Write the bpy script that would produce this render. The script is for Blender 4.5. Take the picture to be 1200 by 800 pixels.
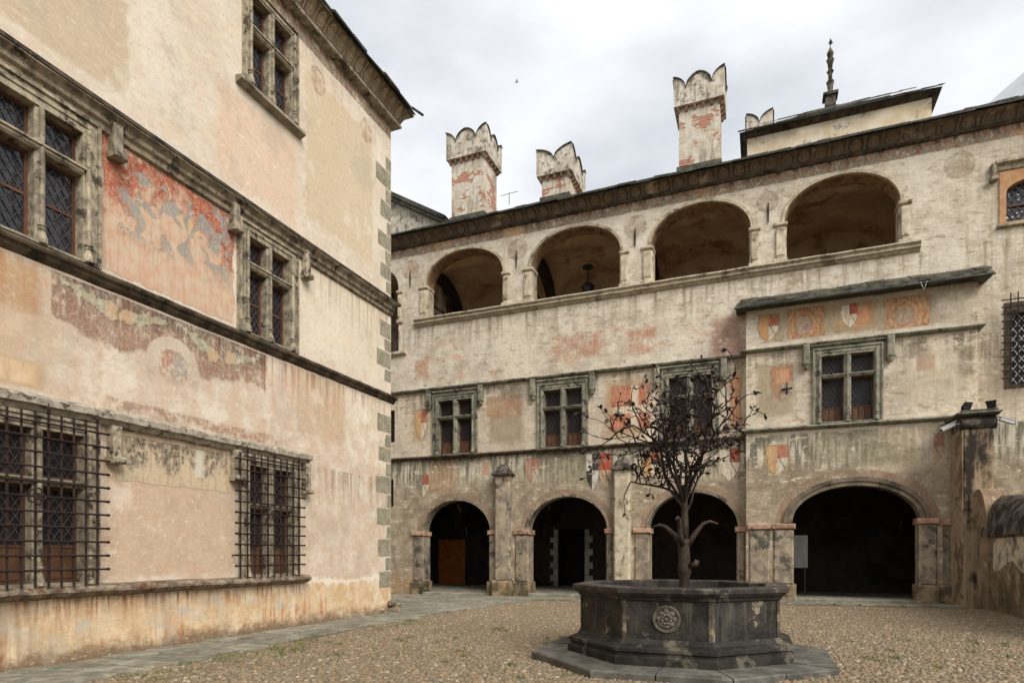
import bpy, bmesh, math, random
import numpy as np
from mathutils import Vector, Matrix
from mathutils.geometry import tessellate_polygon
random.seed(11); rng = np.random.default_rng(5)
sc = bpy.context.scene
for o in list(bpy.data.objects): bpy.data.objects.remove(o)
COL = sc.collection
R = math.radians
# ------------------------------------------------------------------ camera
cam = bpy.data.cameras.new('camera'); cam_o = bpy.data.objects.new('camera', cam); COL.objects.link(cam_o)
cam.sensor_width = 36.0; cam.lens = 739.5 / 1200 * 36; cam.shift_y = 248 / 1200
cam.clip_start = .1; cam.clip_end = 3000
cam_o.location = (0, 0, 1.6); cam_o.rotation_euler = (R(90), 0, math.atan(294 / 739.5))
sc.camera = cam_o
# ------------------------------------------------------------------ sky, sun, exposure
SUN_EL, SUN_AZ = 40, 127          # azimuth clockwise from +y (north)
w = bpy.data.worlds.new('World'); sc.world = w; w.use_nodes = True
nt = w.node_tree; nt.nodes.clear()
wo = nt.nodes.new('ShaderNodeOutputWorld'); bg = nt.nodes.new('ShaderNodeBackground'); bg.inputs[1].default_value = .1
sky = nt.nodes.new('ShaderNodeTexSky'); sky.sky_type = 'NISHITA'; sky.sun_disc = False
sky.sun_elevation = R(SUN_EL); sky.sun_rotation = R(SUN_AZ)
tc = nt.nodes.new('ShaderNodeTexCoord'); mp = nt.nodes.new('ShaderNodeMapping'); mp.inputs['Scale'].default_value = (1, 1, 2.2)
cn = nt.nodes.new('ShaderNodeTexNoise'); cn.inputs['Scale'].default_value = 1.9; cn.inputs['Detail'].default_value = 6; cn.inputs['Roughness'].default_value = .5
cr = nt.nodes.new('ShaderNodeValToRGB')
cr.color_ramp.elements[0].position = .32; cr.color_ramp.elements[0].color = (.54, .565, .60, 1)
cr.color_ramp.elements[1].position = .57; cr.color_ramp.elements[1].color = (1, 1, 1, 1)
sm = nt.nodes.new('ShaderNodeMix'); sm.data_type = 'RGBA'; sm.blend_type = 'MULTIPLY'; sm.inputs[0].default_value = 1
sm.inputs[7].default_value = (4.4, 4.45, 4.52, 1)
mx = nt.nodes.new('ShaderNodeMix'); mx.data_type = 'RGBA'; mx.inputs[0].default_value = .93
L = nt.links.new
L(tc.outputs['Generated'], mp.inputs[0]); L(mp.outputs[0], cn.inputs[0]); L(cn.outputs[0], cr.inputs[0])
L(cr.outputs[0], sm.inputs[6]); L(sky.outputs[0], mx.inputs[6]); L(sm.outputs[2], mx.inputs[7])
L(mx.outputs[2], bg.inputs[0]); L(bg.outputs[0], wo.inputs[0])
sl = bpy.data.lights.new('sun', 'SUN'); sl.energy = 1.5; sl.angle = R(35); sl.color = (1, .965, .92)
so = bpy.data.objects.new('sun', sl); COL.objects.link(so)
sd = Vector((math.sin(R(SUN_AZ)) * math.cos(R(SUN_EL)), math.cos(R(SUN_AZ)) * math.cos(R(SUN_EL)), math.sin(R(SUN_EL))))
so.rotation_euler = sd.to_track_quat('Z', 'Y').to_euler(); so.location = (0, 0, 40)
sc.view_settings.view_transform = 'Standard'; sc.view_settings.look = 'None'
sc.view_settings.exposure = 1.32; sc.view_settings.gamma = 1; sc.view_settings.use_curve_mapping = False
sc.render.engine = 'CYCLES'; sc.cycles.max_bounces = 6; sc.cycles.diffuse_bounces = 3; sc.cycles.glossy_bounces = 2; sc.cycles.transparent_max_bounces = 8

# ------------------------------------------------------------------ node helper
class V:
    def __init__(s, g, k): s.g = g; s.k = k
    def __add__(s, o): return s.g.m('ADD', s, o)
    def __radd__(s, o): return s.g.m('ADD', s, o)
    def __sub__(s, o): return s.g.m('SUBTRACT', s, o)
    def __rsub__(s, o): return s.g.m('SUBTRACT', o, s)
    def __mul__(s, o): return s.g.m('MULTIPLY', s, o)
    def __rmul__(s, o): return s.g.m('MULTIPLY', s, o)
    def __truediv__(s, o): return s.g.m('DIVIDE', s, o)
def c3(c): return (*c, 1) if len(c) == 3 else c
def s3(r, g, b):       # sRGB 0-255 to linear
    f = lambda v: (v / 255 / 12.92) if v / 255 <= .04045 else ((v / 255 + .055) / 1.055) ** 2.4
    return (f(r), f(g), f(b))
class G:
    def __init__(s, name):
        s.mat = bpy.data.materials.new(name); s.mat.use_nodes = True; s.nt = s.mat.node_tree; s.nt.nodes.clear()
        s.tc = s.nt.nodes.new('ShaderNodeTexCoord'); s._sep = {}
    def put(s, inp, v):
        if isinstance(v, V): s.nt.links.new(v.k, inp)
        elif isinstance(v, (tuple, list)): inp.default_value = c3(v) if inp.type == 'RGBA' else v
        else: inp.default_value = v
    def coord(s, kind='Object'): return V(s, s.tc.outputs[kind])
    def xyz(s, kind='Object'):
        if kind not in s._sep:
            n = s.nt.nodes.new('ShaderNodeSeparateXYZ'); s.put(n.inputs[0], s.coord(kind)); s._sep[kind] = [V(s, q) for q in n.outputs]
        return s._sep[kind]
    def vec(s, x, y, z):
        n = s.nt.nodes.new('ShaderNodeCombineXYZ')
        for i, q in enumerate((x, y, z)): s.put(n.inputs[i], q)
        return V(s, n.outputs[0])
    def m(s, op, a, b=0., clamp=False):
        n = s.nt.nodes.new('ShaderNodeMath'); n.operation = op; n.use_clamp = clamp
        s.put(n.inputs[0], a); s.put(n.inputs[1], b); return V(s, n.outputs[0])
    def abs(s, a): return s.m('ABSOLUTE', a)
    def max(s, a, b): return s.m('MAXIMUM', a, b)
    def min(s, a, b): return s.m('MINIMUM', a, b)
    def fract(s, a): return s.m('FRACT', a)
    def inv(s, a): return s.m('SUBTRACT', 1., a)
    def ss(s, x, a, b):
        if a > b: return s.inv(s.ss(x, b, a))
        n = s.nt.nodes.new('ShaderNodeMapRange'); n.interpolation_type = 'SMOOTHSTEP'
        s.put(n.inputs[0], x); n.inputs[1].default_value = a; n.inputs[2].default_value = b; return V(s, n.outputs[0])
    def noise(s, scale=1., detail=4, rough=.6, vec=None, dist=0., out=0):
        n = s.nt.nodes.new('ShaderNodeTexNoise'); s.put(n.inputs['Vector'], vec or s.coord())
        n.inputs['Scale'].default_value = scale; n.inputs['Detail'].default_value = detail
        n.inputs['Roughness'].default_value = rough; n.inputs['Distortion'].default_value = dist
        return V(s, n.outputs[out])
    def vor(s, scale, vec=None, feature='F1', out=0):
        n = s.nt.nodes.new('ShaderNodeTexVoronoi'); n.feature = feature; s.put(n.inputs['Vector'], vec or s.coord()); n.inputs['Scale'].default_value = scale
        return V(s, n.outputs[out])
    def mix(s, f, a, b, mode='MIX'):
        n = s.nt.nodes.new('ShaderNodeMix'); n.data_type = 'RGBA'; n.blend_type = mode
        s.put(n.inputs[0], f); s.put(n.inputs[6], a); s.put(n.inputs[7], b); return V(s, n.outputs[2])
    def rect(s, x, z, x0, x1, z0, z1, soft=.05):
        d = s.max(s.abs(x - (x0 + x1) / 2) - (x1 - x0) / 2, s.abs(z - (z0 + z1) / 2) - (z1 - z0) / 2)
        return s.ss(d, soft, -soft)
    def dist(s, x, z, cx, cz, ax=1., az=1.):
        a = (x - cx) * (1 / ax); b = (z - cz) * (1 / az); return s.m('SQRT', a * a + b * b)
    def capsule(s, x, z, x0, z0, x1, z1, r0, r1, warp=0.):
        dx, dz = x1 - x0, z1 - z0; l2 = dx * dx + dz * dz
        t = s.m('ADD', ((x - x0) * dx + (z - z0) * dz) * (1 / l2), 0., True)
        a = x - x0 - t * dx; b = z - z0 - t * dz
        return s.ss(s.m('SQRT', a * a + b * b) - (t * (r1 - r0) + r0) + warp, .03, -.03), t
    def attr(s, name):
        n = s.nt.nodes.new('ShaderNodeAttribute'); n.attribute_name = name; return n
    def rnd(s):
        n = s.nt.nodes.new('ShaderNodeObjectInfo'); return V(s, n.outputs['Random'])
    def out(s, col, rough=.85, bump=None, bs=.3, bd=.02, metal=0., alpha=None, spec=.3, emit=None):
        p = s.nt.nodes.new('ShaderNodeBsdfPrincipled'); o = s.nt.nodes.new('ShaderNodeOutputMaterial')
        s.put(p.inputs['Base Color'], col); s.put(p.inputs['Roughness'], rough); s.put(p.inputs['Metallic'], metal)
        p.inputs['Specular IOR Level'].default_value = spec
        if alpha is not None: s.put(p.inputs['Alpha'], alpha)
        if bump is not None:
            b = s.nt.nodes.new('ShaderNodeBump'); b.inputs['Strength'].default_value = bs; b.inputs['Distance'].default_value = bd
            s.put(b.inputs['Height'], bump); s.nt.links.new(b.outputs[0], p.inputs['Normal'])
        s.nt.links.new(p.outputs[0], o.inputs[0]); return s.mat
MAT = {}
def simple(name, ca, cb, scale=6, rough=.85, bs=.3, bd=.01, metal=0., detail=4, cc=None, spec=.3):
    g = G(name); n = g.noise(scale, detail, .65); n2 = g.noise(scale * 6, 3, .6)
    col = g.mix(g.ss(n, .35, .65), ca, cb)
    if cc: col = g.mix(g.ss(g.noise(scale * .6, 4, .72, vec=g.vec(g.xyz()[0] + 7.3, g.xyz()[1], g.xyz()[2])), .53, .64), col, cc)
    rv = g.rnd() * .4 + .8
    col = g.mix(1., col, g.vec(rv, rv, rv), 'MULTIPLY')
    MAT[name] = g.out(col, rough, n + n2 * .4, bs, bd, metal, spec=spec); return MAT[name]
simple('grey_stone', s3(126, 120, 100), s3(164, 152, 128), 3, cc=s3(84, 78, 64), bs=.5)
simple('stone_frame', s3(116, 107, 90), s3(166, 154, 130), 7, cc=s3(70, 62, 50), bs=.7)
simple('course_mid', s3(84, 75, 61), s3(136, 123, 101), 6, cc=s3(48, 42, 34), bs=.7, bd=.02)
simple('green_stone', s3(100, 99, 85), s3(138, 133, 115), 5, cc=s3(66, 62, 52), bs=.5)
simple('dark_course', s3(56, 48, 38), s3(92, 80, 63), 4, cc=s3(36, 31, 25), bs=.6, bd=.02)
simple('pale_course', s3(140, 130, 114), s3(176, 166, 148), 9, cc=s3(84, 75, 62), bs=.6, bd=.02)
simple('slate', s3(52, 50, 44), s3(86, 82, 70), 4, cc=s3(96, 92, 66), rough=.7, bs=.6, bd=.02)
simple('slate_dark', s3(40, 40, 36), s3(66, 64, 56), 4, cc=s3(72, 76, 52), rough=.7, bs=.6, bd=.02)
simple('wood', s3(78, 53, 37), s3(100, 70, 48), 5, rough=.6)
simple('wood_frame', s3(76, 50, 36), s3(96, 64, 46), 5, rough=.6)
simple('iron', s3(34, 26, 23), s3(54, 39, 32), 20, rough=.65, metal=.2, bs=.2)
simple('tree_iron', s3(34, 27, 24), s3(58, 42, 34), 14, rough=.7, metal=.25, bs=.4)
simple('trunk_iron', s3(44, 34, 27), s3(68, 53, 40), 9, rough=.7, metal=.15, bs=.6, cc=s3(58, 58, 40))
simple('lead', s3(62, 57, 56), s3(80, 74, 72), 20, rough=.6)
simple('black_metal', s3(26, 26, 26), s3(40, 40, 40), 20, rough=.5)
simple('white_plastic', s3(190, 190, 186), s3(206, 206, 202), 20, rough=.4)
simple('impost_red', s3(146, 110, 90), s3(176, 144, 120), 6, cc=s3(112, 88, 72))
simple('pier_stone', s3(112, 102, 87), s3(156, 141, 118), 2.6, cc=s3(76, 71, 63), bs=.6, bd=.02)
simple('moss_base', s3(86, 76, 56), s3(146, 126, 98), 3, cc=s3(58, 58, 34), bs=.6, bd=.02)
simple('loggia_stone', s3(158, 145, 122), s3(188, 176, 152), 4, cc=s3(116, 103, 84), bs=.4)
simple('interior_plaster', s3(166, 142, 114), s3(186, 164, 136), 1.2, cc=s3(136, 112, 86))
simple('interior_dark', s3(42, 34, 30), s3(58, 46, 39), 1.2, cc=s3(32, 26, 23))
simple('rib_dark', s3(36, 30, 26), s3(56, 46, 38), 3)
MAT['quoin_green'] = None
simple('slab_stone', s3(108, 105, 92), s3(144, 139, 122), 3.5, rough=.8, cc=s3(120, 108, 88), bs=.5, bd=.012)
simple('fountain_stone', s3(28, 26, 22), s3(52, 47, 40), 3.2, rough=.7, cc=s3(98, 90, 76), bs=.6, bd=.015)
simple('fountain_rim', s3(40, 34, 31), s3(64, 57, 50), 4, rough=.65, cc=s3(102, 95, 83), bs=.5, bd=.012)
simple('plinth_slab', s3(72, 69, 62), s3(102, 98, 89), 3, rough=.8, cc=s3(68, 64, 56), bs=.5, bd=.012)
simple('white_block', s3(150, 144, 132), s3(170, 164, 150), 4)
simple('board_grey', s3(84, 82, 78), s3(96, 94, 89), 4)
simple('rock', s3(84, 76, 62), s3(140, 124, 100), 5, cc=s3(66, 58, 46), bs=.8, bd=.03)
g = G('glass_dark'); x, y, z = g.xyz()
MAT['glass'] = g.out(g.mix(g.noise(3, 2), (.012, .009, .010), (.03, .024, .024)), .3, g.vor(9, out=0) + g.noise(6, 2) * .4, .5, .03, spec=.18)
g = G('glass_sky'); x, y, z = g.xyz()
MAT['glass_sky'] = g.out(g.mix(g.noise(3, 2), (.014, .015, .018), (.035, .036, .042)), .1, g.vor(8, out=0) + g.noise(5, 2) * .4, .6, .04, spec=.5)

# ------------------------------------------------------------------ mesh helper
class MB:
    def __init__(s): s.v = []; s.f = []
    def add(s, vs, fs):
        b = len(s.v); s.v += [tuple(q) for q in vs]; s.f += [tuple(i + b for i in q) for q in fs]; return s
    def box(s, x0, x1, y0, y1, z0, z1, j=0.):
        r = (lambda: random.uniform(-j, j)) if j else (lambda: 0.)
        vs = [(x + r(), y + r(), z + r()) for z in (z0, z1) for y in (y0, y1) for x in (x0, x1)]
        return s.add(vs, [(0, 2, 3, 1), (4, 5, 7, 6), (0, 1, 5, 4), (2, 6, 7, 3), (0, 4, 6, 2), (1, 3, 7, 5)])
    def cham(s, x0, x1, y0, y1, z0, z1, b, j=0.):
        # box with a chamfered front and sides (y0 is the front)
        r = (lambda: random.uniform(-j, j)) if j else (lambda: 0.)
        back = [(x0, y1, z0), (x1, y1, z0), (x1, y1, z1), (x0, y1, z1)]
        mid = [(q[0], y0 + b, q[2]) for q in back]
        fr = [(x0 + b + r(), y0, z0 + b + r()), (x1 - b + r(), y0, z0 + b + r()), (x1 - b + r(), y0, z1 - b + r()), (x0 + b + r(), y0, z1 - b + r())]
        fs = [(3, 2, 1, 0), (8, 9, 10, 11)]
        for k in range(4):
            n = (k + 1) % 4; fs += [(k, n, 4 + n, 4 + k), (4 + k, 4 + n, 8 + n, 8 + k)]
        return s.add(back + mid + fr, fs)
    def sweep(s, path, prof, closed=False, caps=True):
        """prof: list of (out, z); path: list of (x, y, nx, ny) outward normal"""
        n = len(prof); b = []
        for (x, y, nx, ny) in path:
            b += [(x + nx * o, y + ny * o, zz) for o, zz in prof]
        fs = []; m = len(path)
        for i in range(m if closed else m - 1):
            for k in range(n - 1):
                a = i * n + k; c = ((i + 1) % m) * n + k
                fs.append((a, c, c + 1, a + 1))
        if caps and not closed: fs += [tuple(range(n)), tuple(reversed(range((m - 1) * n, m * n)))]
        return s.add(b, fs)
    def tube(s, pts, rad, n=6, cap=True):
        pts = [Vector(p) for p in pts]; rings = []; b = len(s.v)
        up = Vector((.3, .2, 1)).normalized()
        for i, p in enumerate(pts):
            t = (pts[min(i + 1, len(pts) - 1)] - pts[max(i - 1, 0)]).normalized()
            a = t.cross(up)
            if a.length < 1e-3: a = t.cross(Vector((1, 0, 0)))
            a.normalize(); c = t.cross(a); r = rad[i] if isinstance(rad, (list, tuple)) else rad
            s.v += [tuple(p + a * math.cos(2 * math.pi * k / n) * r + c * math.sin(2 * math.pi * k / n) * r) for k in range(n)]
        for i in range(len(pts) - 1):
            for k in range(n):
                a = b + i * n + k; c = b + i * n + (k + 1) % n; s.f.append((a, c, c + n, a + n))
        if cap: s.f += [tuple(b + k for k in reversed(range(n))), tuple(b + (len(pts) - 1) * n + k for k in range(n))]
        return s
    def lathe(s, prof, cx=0, cy=0, n=16, ph=0.):
        b = len(s.v)
        for r, zz in prof: s.v += [(cx + r * math.cos(ph + 2 * math.pi * k / n), cy + r * math.sin(ph + 2 * math.pi * k / n), zz) for k in range(n)]
        for i in range(len(prof) - 1):
            for k in range(n):
                a = b + i * n + k; c = b + i * n + (k + 1) % n; s.f.append((a, c, c + n, a + n))
        if prof[0][0] > 0: s.f.append(tuple(b + k for k in reversed(range(n))))
        if prof[-1][0] > 0: s.f.append(tuple(b + (len(prof) - 1) * n + k for k in range(n)))
        return s
    def plate(s, outer, holes, y0, y1):
        """vertical plate in x-z with holes, front at y0, back at y1"""
        loops = [outer] + holes
        tri = tessellate_polygon([[Vector((p[0], p[1], 0)) for p in l] for l in loops])
        flat = [p for l in loops for p in l]; n = len(flat); b = len(s.v)
        s.v += [(p[0], y0, p[1]) for p in flat] + [(p[0], y1, p[1]) for p in flat]
        for t in tri:
            a, c, d = [flat[i] for i in t]
            ar = (c[0] - a[0]) * (d[1] - a[1]) - (c[1] - a[1]) * (d[0] - a[0])
            t = t if ar > 0 else t[::-1]
            s.f.append(tuple(b + i for i in t)); s.f.append(tuple(b + n + i for i in reversed(t)))
        o = 0
        for li, l in enumerate(loops):
            ar = sum(l[i][0] * l[(i + 1) % len(l)][1] - l[(i + 1) % len(l)][0] * l[i][1] for i in range(len(l)))
            ccw = (ar > 0) if li == 0 else (ar < 0)
            for i in range(len(l)):
                a = b + o + i; c = b + o + (i + 1) % len(l)
                s.f.append((c, a, a + n, c + n) if ccw else (a, c, c + n, a + n))
            o += len(l)
        return s
    def build(s, name, mat, parent=None, smooth=False):
        me = bpy.data.meshes.new(name); me.from_pydata(s.v, [], s.f); me.update()
        if mat: me.materials.append(MAT[mat] if isinstance(mat, str) else mat)
        if smooth:
            me.polygons.foreach_set('use_smooth', [True] * len(me.polygons))
        o = bpy.data.objects.new(name, me); COL.objects.link(o)
        if parent: o.parent = parent
        return o
def tag(o, label=None, cat=None, group=None, kind=None):
    if label: o['label'] = label
    if cat: o['category'] = cat
    if group: o['group'] = group
    if kind: o['kind'] = kind
    return o
def thing(name, label, cat, loc=(0, 0, 0), rz=0., group=None):
    o = bpy.data.objects.new(name, None); COL.objects.link(o); o.location = loc; o.rotation_euler.z = rz; o.empty_display_size = .3
    return tag(o, label, cat, group)
def share(src, name, parent, loc=(0, 0, 0), rot=(0, 0, 0), scale=(1, 1, 1)):
    o = bpy.data.objects.new(name, src.data); COL.objects.link(o); o.parent = parent; o.location = loc; o.rotation_euler = rot; o.scale = scale; return o
def gz(x): return .07 + .0103 * x
def arc(x0, x1, zs, zt, n=20, zb=None, p=2.0):
    """hole outline: arch springing at zs, crown zt, floor zb"""
    cx = (x0 + x1) / 2; hw = (x1 - x0) / 2
    pts = [(x0, zb), (x1, zb)] if zb is not None else []
    for i in range(n + 1):
        a = math.pi * i / n; pts.append((cx + hw * math.cos(a), zs + (zt - zs) * abs(math.sin(a)) ** (2 / p)))
    return pts
def rect(x0, x1, z0, z1): return [(x0, z0), (x1, z0), (x1, z1), (x0, z1)]
def course(parent, x0, x1, prof, mat, name='string_course', seg=.3, j=.008, ends=True):
    """weathered moulding along local x, prof = [(out,z)...] from top-back to bottom-back; its ends return to the wall"""
    b = MB(); n = max(2, int((x1 - x0) / seg)); path = []
    pr = len(prof)
    for i in range(n + 1):
        xx = x0 + (x1 - x0) * i / n; jo, jz = random.uniform(-j, j), random.uniform(-j, j)
        b.v += [(xx, -(o + (jo if o > .01 else 0)), zz + jz * .7) for o, zz in prof]
    for i in range(n):
        for k in range(pr - 1):
            a = i * pr + k; b.f.append((a, a + pr, a + pr + 1, a + 1)[::-1])
    b.f += [tuple(range(pr)), tuple(reversed(range(n * pr, n * pr + pr)))]
    return b.build(name, mat, parent)
def slab_row(parent, x0, x1, yf, yb, zf, zb, mat, wmin=.35, wmax=.75, th=.05, name='roof_slab', jf=.06, lay=1):
    """overlapping stone slabs laid side by side, front edge (yf,zf), back edge (yb,zb)"""
    for q in range(lay):
        x = x0 - random.uniform(0, .2) * (q > 0)
        while x < x1:
            wd = random.uniform(wmin, wmax); t = th * random.uniform(.6, 1.3); df = random.uniform(-jf, jf) + q * .16; dz = random.uniform(-.012, .012) + q * .05
            xa, xb = x + .004, min(x + wd, x1) - .004
            if xb - xa > .06:
                m = (zb - zf) / (yb - yf); d1, d2 = random.uniform(-.03, .03), random.uniform(-.03, .03)
                ya, yc = yf + df + d1, yf + df + d2
                za, zc = zf + m * (df + d1) + dz, zf + m * (df + d2) + dz + random.uniform(-.01, .01)
                vs = [(xa, ya, za), (xb, yc, zc), (xb, yb, zb + dz), (xa, yb, zb + dz)]
                b = MB(); b.add(vs + [(p[0] + random.uniform(-.01, .01), p[1] + random.uniform(-.015, .015), p[2] + t) for p in vs],
                    [(3, 2, 1, 0), (4, 5, 6, 7), (0, 1, 5, 4), (1, 2, 6, 5), (2, 3, 7, 6), (3, 0, 4, 7)])
                b.build(name, mat, parent)
            x += wd
def lattice(x0, x1, z0, z1, y, d=.13, wbar=.011):
    b = MB(); sx = d * .5; sz = d * .72
    def clip(p, q):
        t0, t1 = 0., 1.
        for lo, hi, a, dd in ((x0, x1, p[0], q[0] - p[0]), (z0, z1, p[1], q[1] - p[1])):
            ta, tb = (lo - a) / dd, (hi - a) / dd
            if ta > tb: ta, tb = tb, ta
            t0, t1 = max(t0, ta), min(t1, tb)
        if t1 - t0 < 1e-3: return None
        return [(p[0] + (q[0] - p[0]) * t, p[1] + (q[1] - p[1]) * t) for t in (t0, t1)]
    W, Hh = x1 - x0, z1 - z0; n = int(W / (2 * sx) + Hh / (2 * sz)) + 3
    k = sz / sx
    for sgn in (1, -1):
        for i in range(-n, n + 1):
            a = (x0 + i * 2 * sx, z0 if sgn > 0 else z1); L_ = Hh / k
            c = clip(a, (a[0] + L_ + 1e-6, z1 if sgn > 0 else z0)) if True else None
            if not c: continue
            (ax, az), (bx, bz) = c; dx, dz = bx - ax, bz - az; l = math.hypot(dx, dz)
            if l < .02: continue
            nx, nz = -dz / l * wbar / 2, dx / l * wbar / 2; yo = y + (.002 if sgn > 0 else 0)
            q = [(ax + nx, az + nz), (bx + nx, bz + nz), (bx - nx, bz - nz), (ax - nx, az - nz)]
            b.add([(p[0], yo, p[1]) for p in q] + [(p[0], yo - .008, p[1]) for p in q], [(0, 1, 2, 3), (7, 6, 5, 4), (0, 4, 5, 1), (1, 5, 6, 2), (2, 6, 7, 3), (3, 7, 4, 0)])
    return b
def cross_window(parent, x0, x1, z0, z1, zt, jw=.2, mw=.15, stone='stone_frame', proud=.07, glass='glass', wood=None, dep=.26, rails=True):
    """stone cross window: outer x0..x1, z0..z1, transom at zt.  Wall hole must be x0+.03.. """
    b = MB()
    hole = rect(x0 + jw, x1 - jw, z0 + .05, z1 - jw)
    b.plate(rect(x0, x1, z0, z1), [hole], -proud, dep + .12)
    # raised roll mouldings around the opening
    for o, pr in ((.0, .035), (.11, .02)):
        ring = rect(x0 + o, x1 - o, z0 + .001, z1 - o); inn = rect(x0 + o + .05, x1 - o - .05, z0 + .002, z1 - o - .05)
        b.plate([(q[0], q[1]) for q in ring], [[(q[0], q[1] + (.02 if q[1] < z0 + .1 else 0)) for q in inn]], -proud - pr, -proud + .004)
    fr = b.build('window', stone, parent)
    cx = (x0 + x1) / 2
    m = MB(); m.cham(cx - mw / 2, cx + mw / 2, -proud + .005, dep + .05, z0 + .05, z1 - jw, .035)
    m.tube([(cx, -proud - .005, z0 + .28), (cx, -proud - .005, z1 - jw)], .035, 8)
    m.lathe([(.035, z0 + .3), (.06, z0 + .285), (.06, z0 + .27), (.04, z0 + .255), (.055, z0 + .24), (.055, z0 + .22), (.04, z0 + .2), (.075, z0 + .06), (.075, z0 + .02)], cx, -proud - .005, 8)
    m.build('mullion', stone, fr)
    for s_ in (-1, 1):
        xx = cx + s_ * ((x1 - x0) / 2 - jw + .06)
        m = MB(); m.tube([(xx, -proud - .03, z0 + .28), (xx, -proud - .03, z1 - jw + .06)], .035, 8)
        m.lathe([(.035, z0 + .3), (.06, z0 + .285), (.06, z0 + .27), (.04, z0 + .255), (.055, z0 + .24), (.055, z0 + .22), (.04, z0 + .2), (.075, z0 + .06), (.075, z0 + .02)], xx, -proud - .03, 8)
        m.build('colonnette', stone, fr)
    m = MB(); m.cham(x0 + jw - .04, x1 - jw + .04, -proud - .02, dep + .05, zt - .055, zt + .055, .035)
    m.box(x0 + jw - .05, x1 - jw + .05, -proud - .05, -proud, zt + .02, zt + .05); m.build('transom', stone, fr)
    for (a, c) in ((x0 + jw, cx - mw / 2), (cx + mw / 2, x1 - jw)):
        for lvl, (p, q) in enumerate(((z0 + .05, zt - .055), (zt + .055, z1 - jw))):
            ww = .045
            cs = MB(); cs.plate(rect(a, c, p, q), [rect(a + ww, c - ww, p + ww, q - ww)], dep - .02, dep + .04)
            pz = p + ww
            if wood and lvl == 0:
                pz = wood
                cs.box(a + ww, c - ww, dep - .01, dep + .03, pz - .04, pz)
            if rails and lvl == 0:
                zm = (pz + q) / 2; cs.box(a + ww, c - ww, dep - .01, dep + .03, zm - .02, zm + .02)
            cs.build('casement', 'wood_frame', fr)
            MB().box(a + ww - .005, c - ww + .005, dep + .012, dep + .02, pz, q - ww + .005).build('pane', glass, fr)
            lattice(a + ww, c - ww, pz, q - ww, dep + .004).build('lead_lattice', 'lead', fr)
            if wood and lvl == 0:
                wp = MB(); n = 3; sw = (c - a - 2 * ww) / n
                for k in range(n): wp.cham(a + ww + k * sw + .004, a + ww + (k + 1) * sw - .004, dep - .006 * (k % 2), dep + .03, p + ww, pz - .04, .012)
                wp.build('wooden_panel', 'wood', fr)
    return fr
def bracket(parent, x, zt, zb, mat, wd=.2, pr=.2, ball=True):
    b = MB(); b.cham(x - wd / 2, x + wd / 2, -pr, .05, zb, zt, .03)
    if ball: b.lathe([(.01, zb - .2), (.07, zb - .16), (.1, zb - .08), (.11, zb - .03), (.14, zb - .02), (.14, zb + .02)], x, -pr * .5, 8)
    else:
        b.cham(x - wd / 2 - .03, x + wd / 2 + .03, -pr - .05, .05, zb - .05, zb + .05, .02)
    return b.build('bracket', mat, parent)
def grille(parent, xs, zs, zlo, zhi, xlo, xhi, yb, spikes=()):
    r = .018
    lock = MB()                                     # lock plate with four lobes
    lx, lz = xs[len(xs) // 2], zs[len(zs) // 2]
    for k in range(5):
        a = 2 * math.pi * k / 5; px, pz = lx + .075 * math.cos(a), lz + .075 * math.sin(a)
        lock.tube([(px + .045 * math.cos(t * math.pi / 4), yb - .03, pz + .045 * math.sin(t * math.pi / 4)) for t in range(9)], .012, 5)
    lock.box(lx - .035, lx + .035, yb - .045, yb - .018, lz - .05, lz + .05)
    gr = lock.build('window_grille', 'iron', parent)
    v = MB().tube([(0, 0, zlo), (0, 0, zhi)], r, 6).build('bar', 'iron', gr); v.location = (xs[0], yb, 0)
    for xx in xs[1:]: share(v, 'bar', gr, (xx, yb, 0))
    hb = MB(); hb.tube([(xlo, 0, 0), (xhi, 0, 0)], r * .9, 6)
    for xx in (xlo, xhi): hb.tube([(xx, 0, 0), (xx + (.04 if xx == xhi else -.04), 0, 0)], .022, 6)
    h = hb.build('bar', 'iron', gr); h.location = (0, yb - .022, zs[0])
    for zz in zs[1:]: share(h, 'bar', gr, (0, yb - .022, zz))
    for xx in spikes:
        MB().lathe([(.016, zhi), (.032, zhi + .02), (.015, zhi + .04), (.028, zhi + .06), (.018, zhi + .09), (.002, zhi + .16)], xx, yb, 6).build('spike', 'iron', gr)
    # stays that fix the grille to the wall
    for xx in (xlo + .1, xhi - .1):
        for zz in (zs[1], zs[-2]): MB().tube([(xx, yb, zz), (xx, .05, zz)], .014, 5).build('stay', 'iron', gr)
    return gr
# ------------------------------------------------------------------ painted plaster (flat print)
def paint_out(g, col, a_edge=.07, wear=.42, soft=.1, keep=1., ns=2.2):
    u, _, v = g.xyz('Generated')
    d = g.min(g.min(u, 1. - u), g.min(v, 1. - v))
    n = g.noise(ns, 6, .68); n2 = g.noise(ns * 5, 4, .7)
    e = g.ss(d + (n - .5) * .16, .0, a_edge)
    wv = g.ss(n * .5 + n2 * .5, wear - soft, wear + soft)
    col = g.mix(g.ss(n2, .4, .66) * .45, col, s3(198, 178, 146))
    x, y, z = g.xyz(); stv = g.noise(1., 3, .6, vec=g.vec(x * 13., y, z * 1.1)); return g.out(col, .9, alpha=e * wv * keep * (1. - g.ss(stv, .5, .66) * .35), spec=.15)
def mottled(g, ca, cb, sc_=3., lo=.38, hi=.62, off=0.):
    x, y, z = g.xyz(); return g.mix(g.ss(g.noise(sc_, 6, .65, vec=g.vec(x + off, y, z)), lo, hi), ca, cb)
def m_blot(name, ca, cb, keep=.8, wear=.45, ns=2.2, edge=.25):
    g = G(name); MAT[name] = paint_out(g, mottled(g, ca, cb), edge, wear, .12, keep, ns); return name
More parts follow.
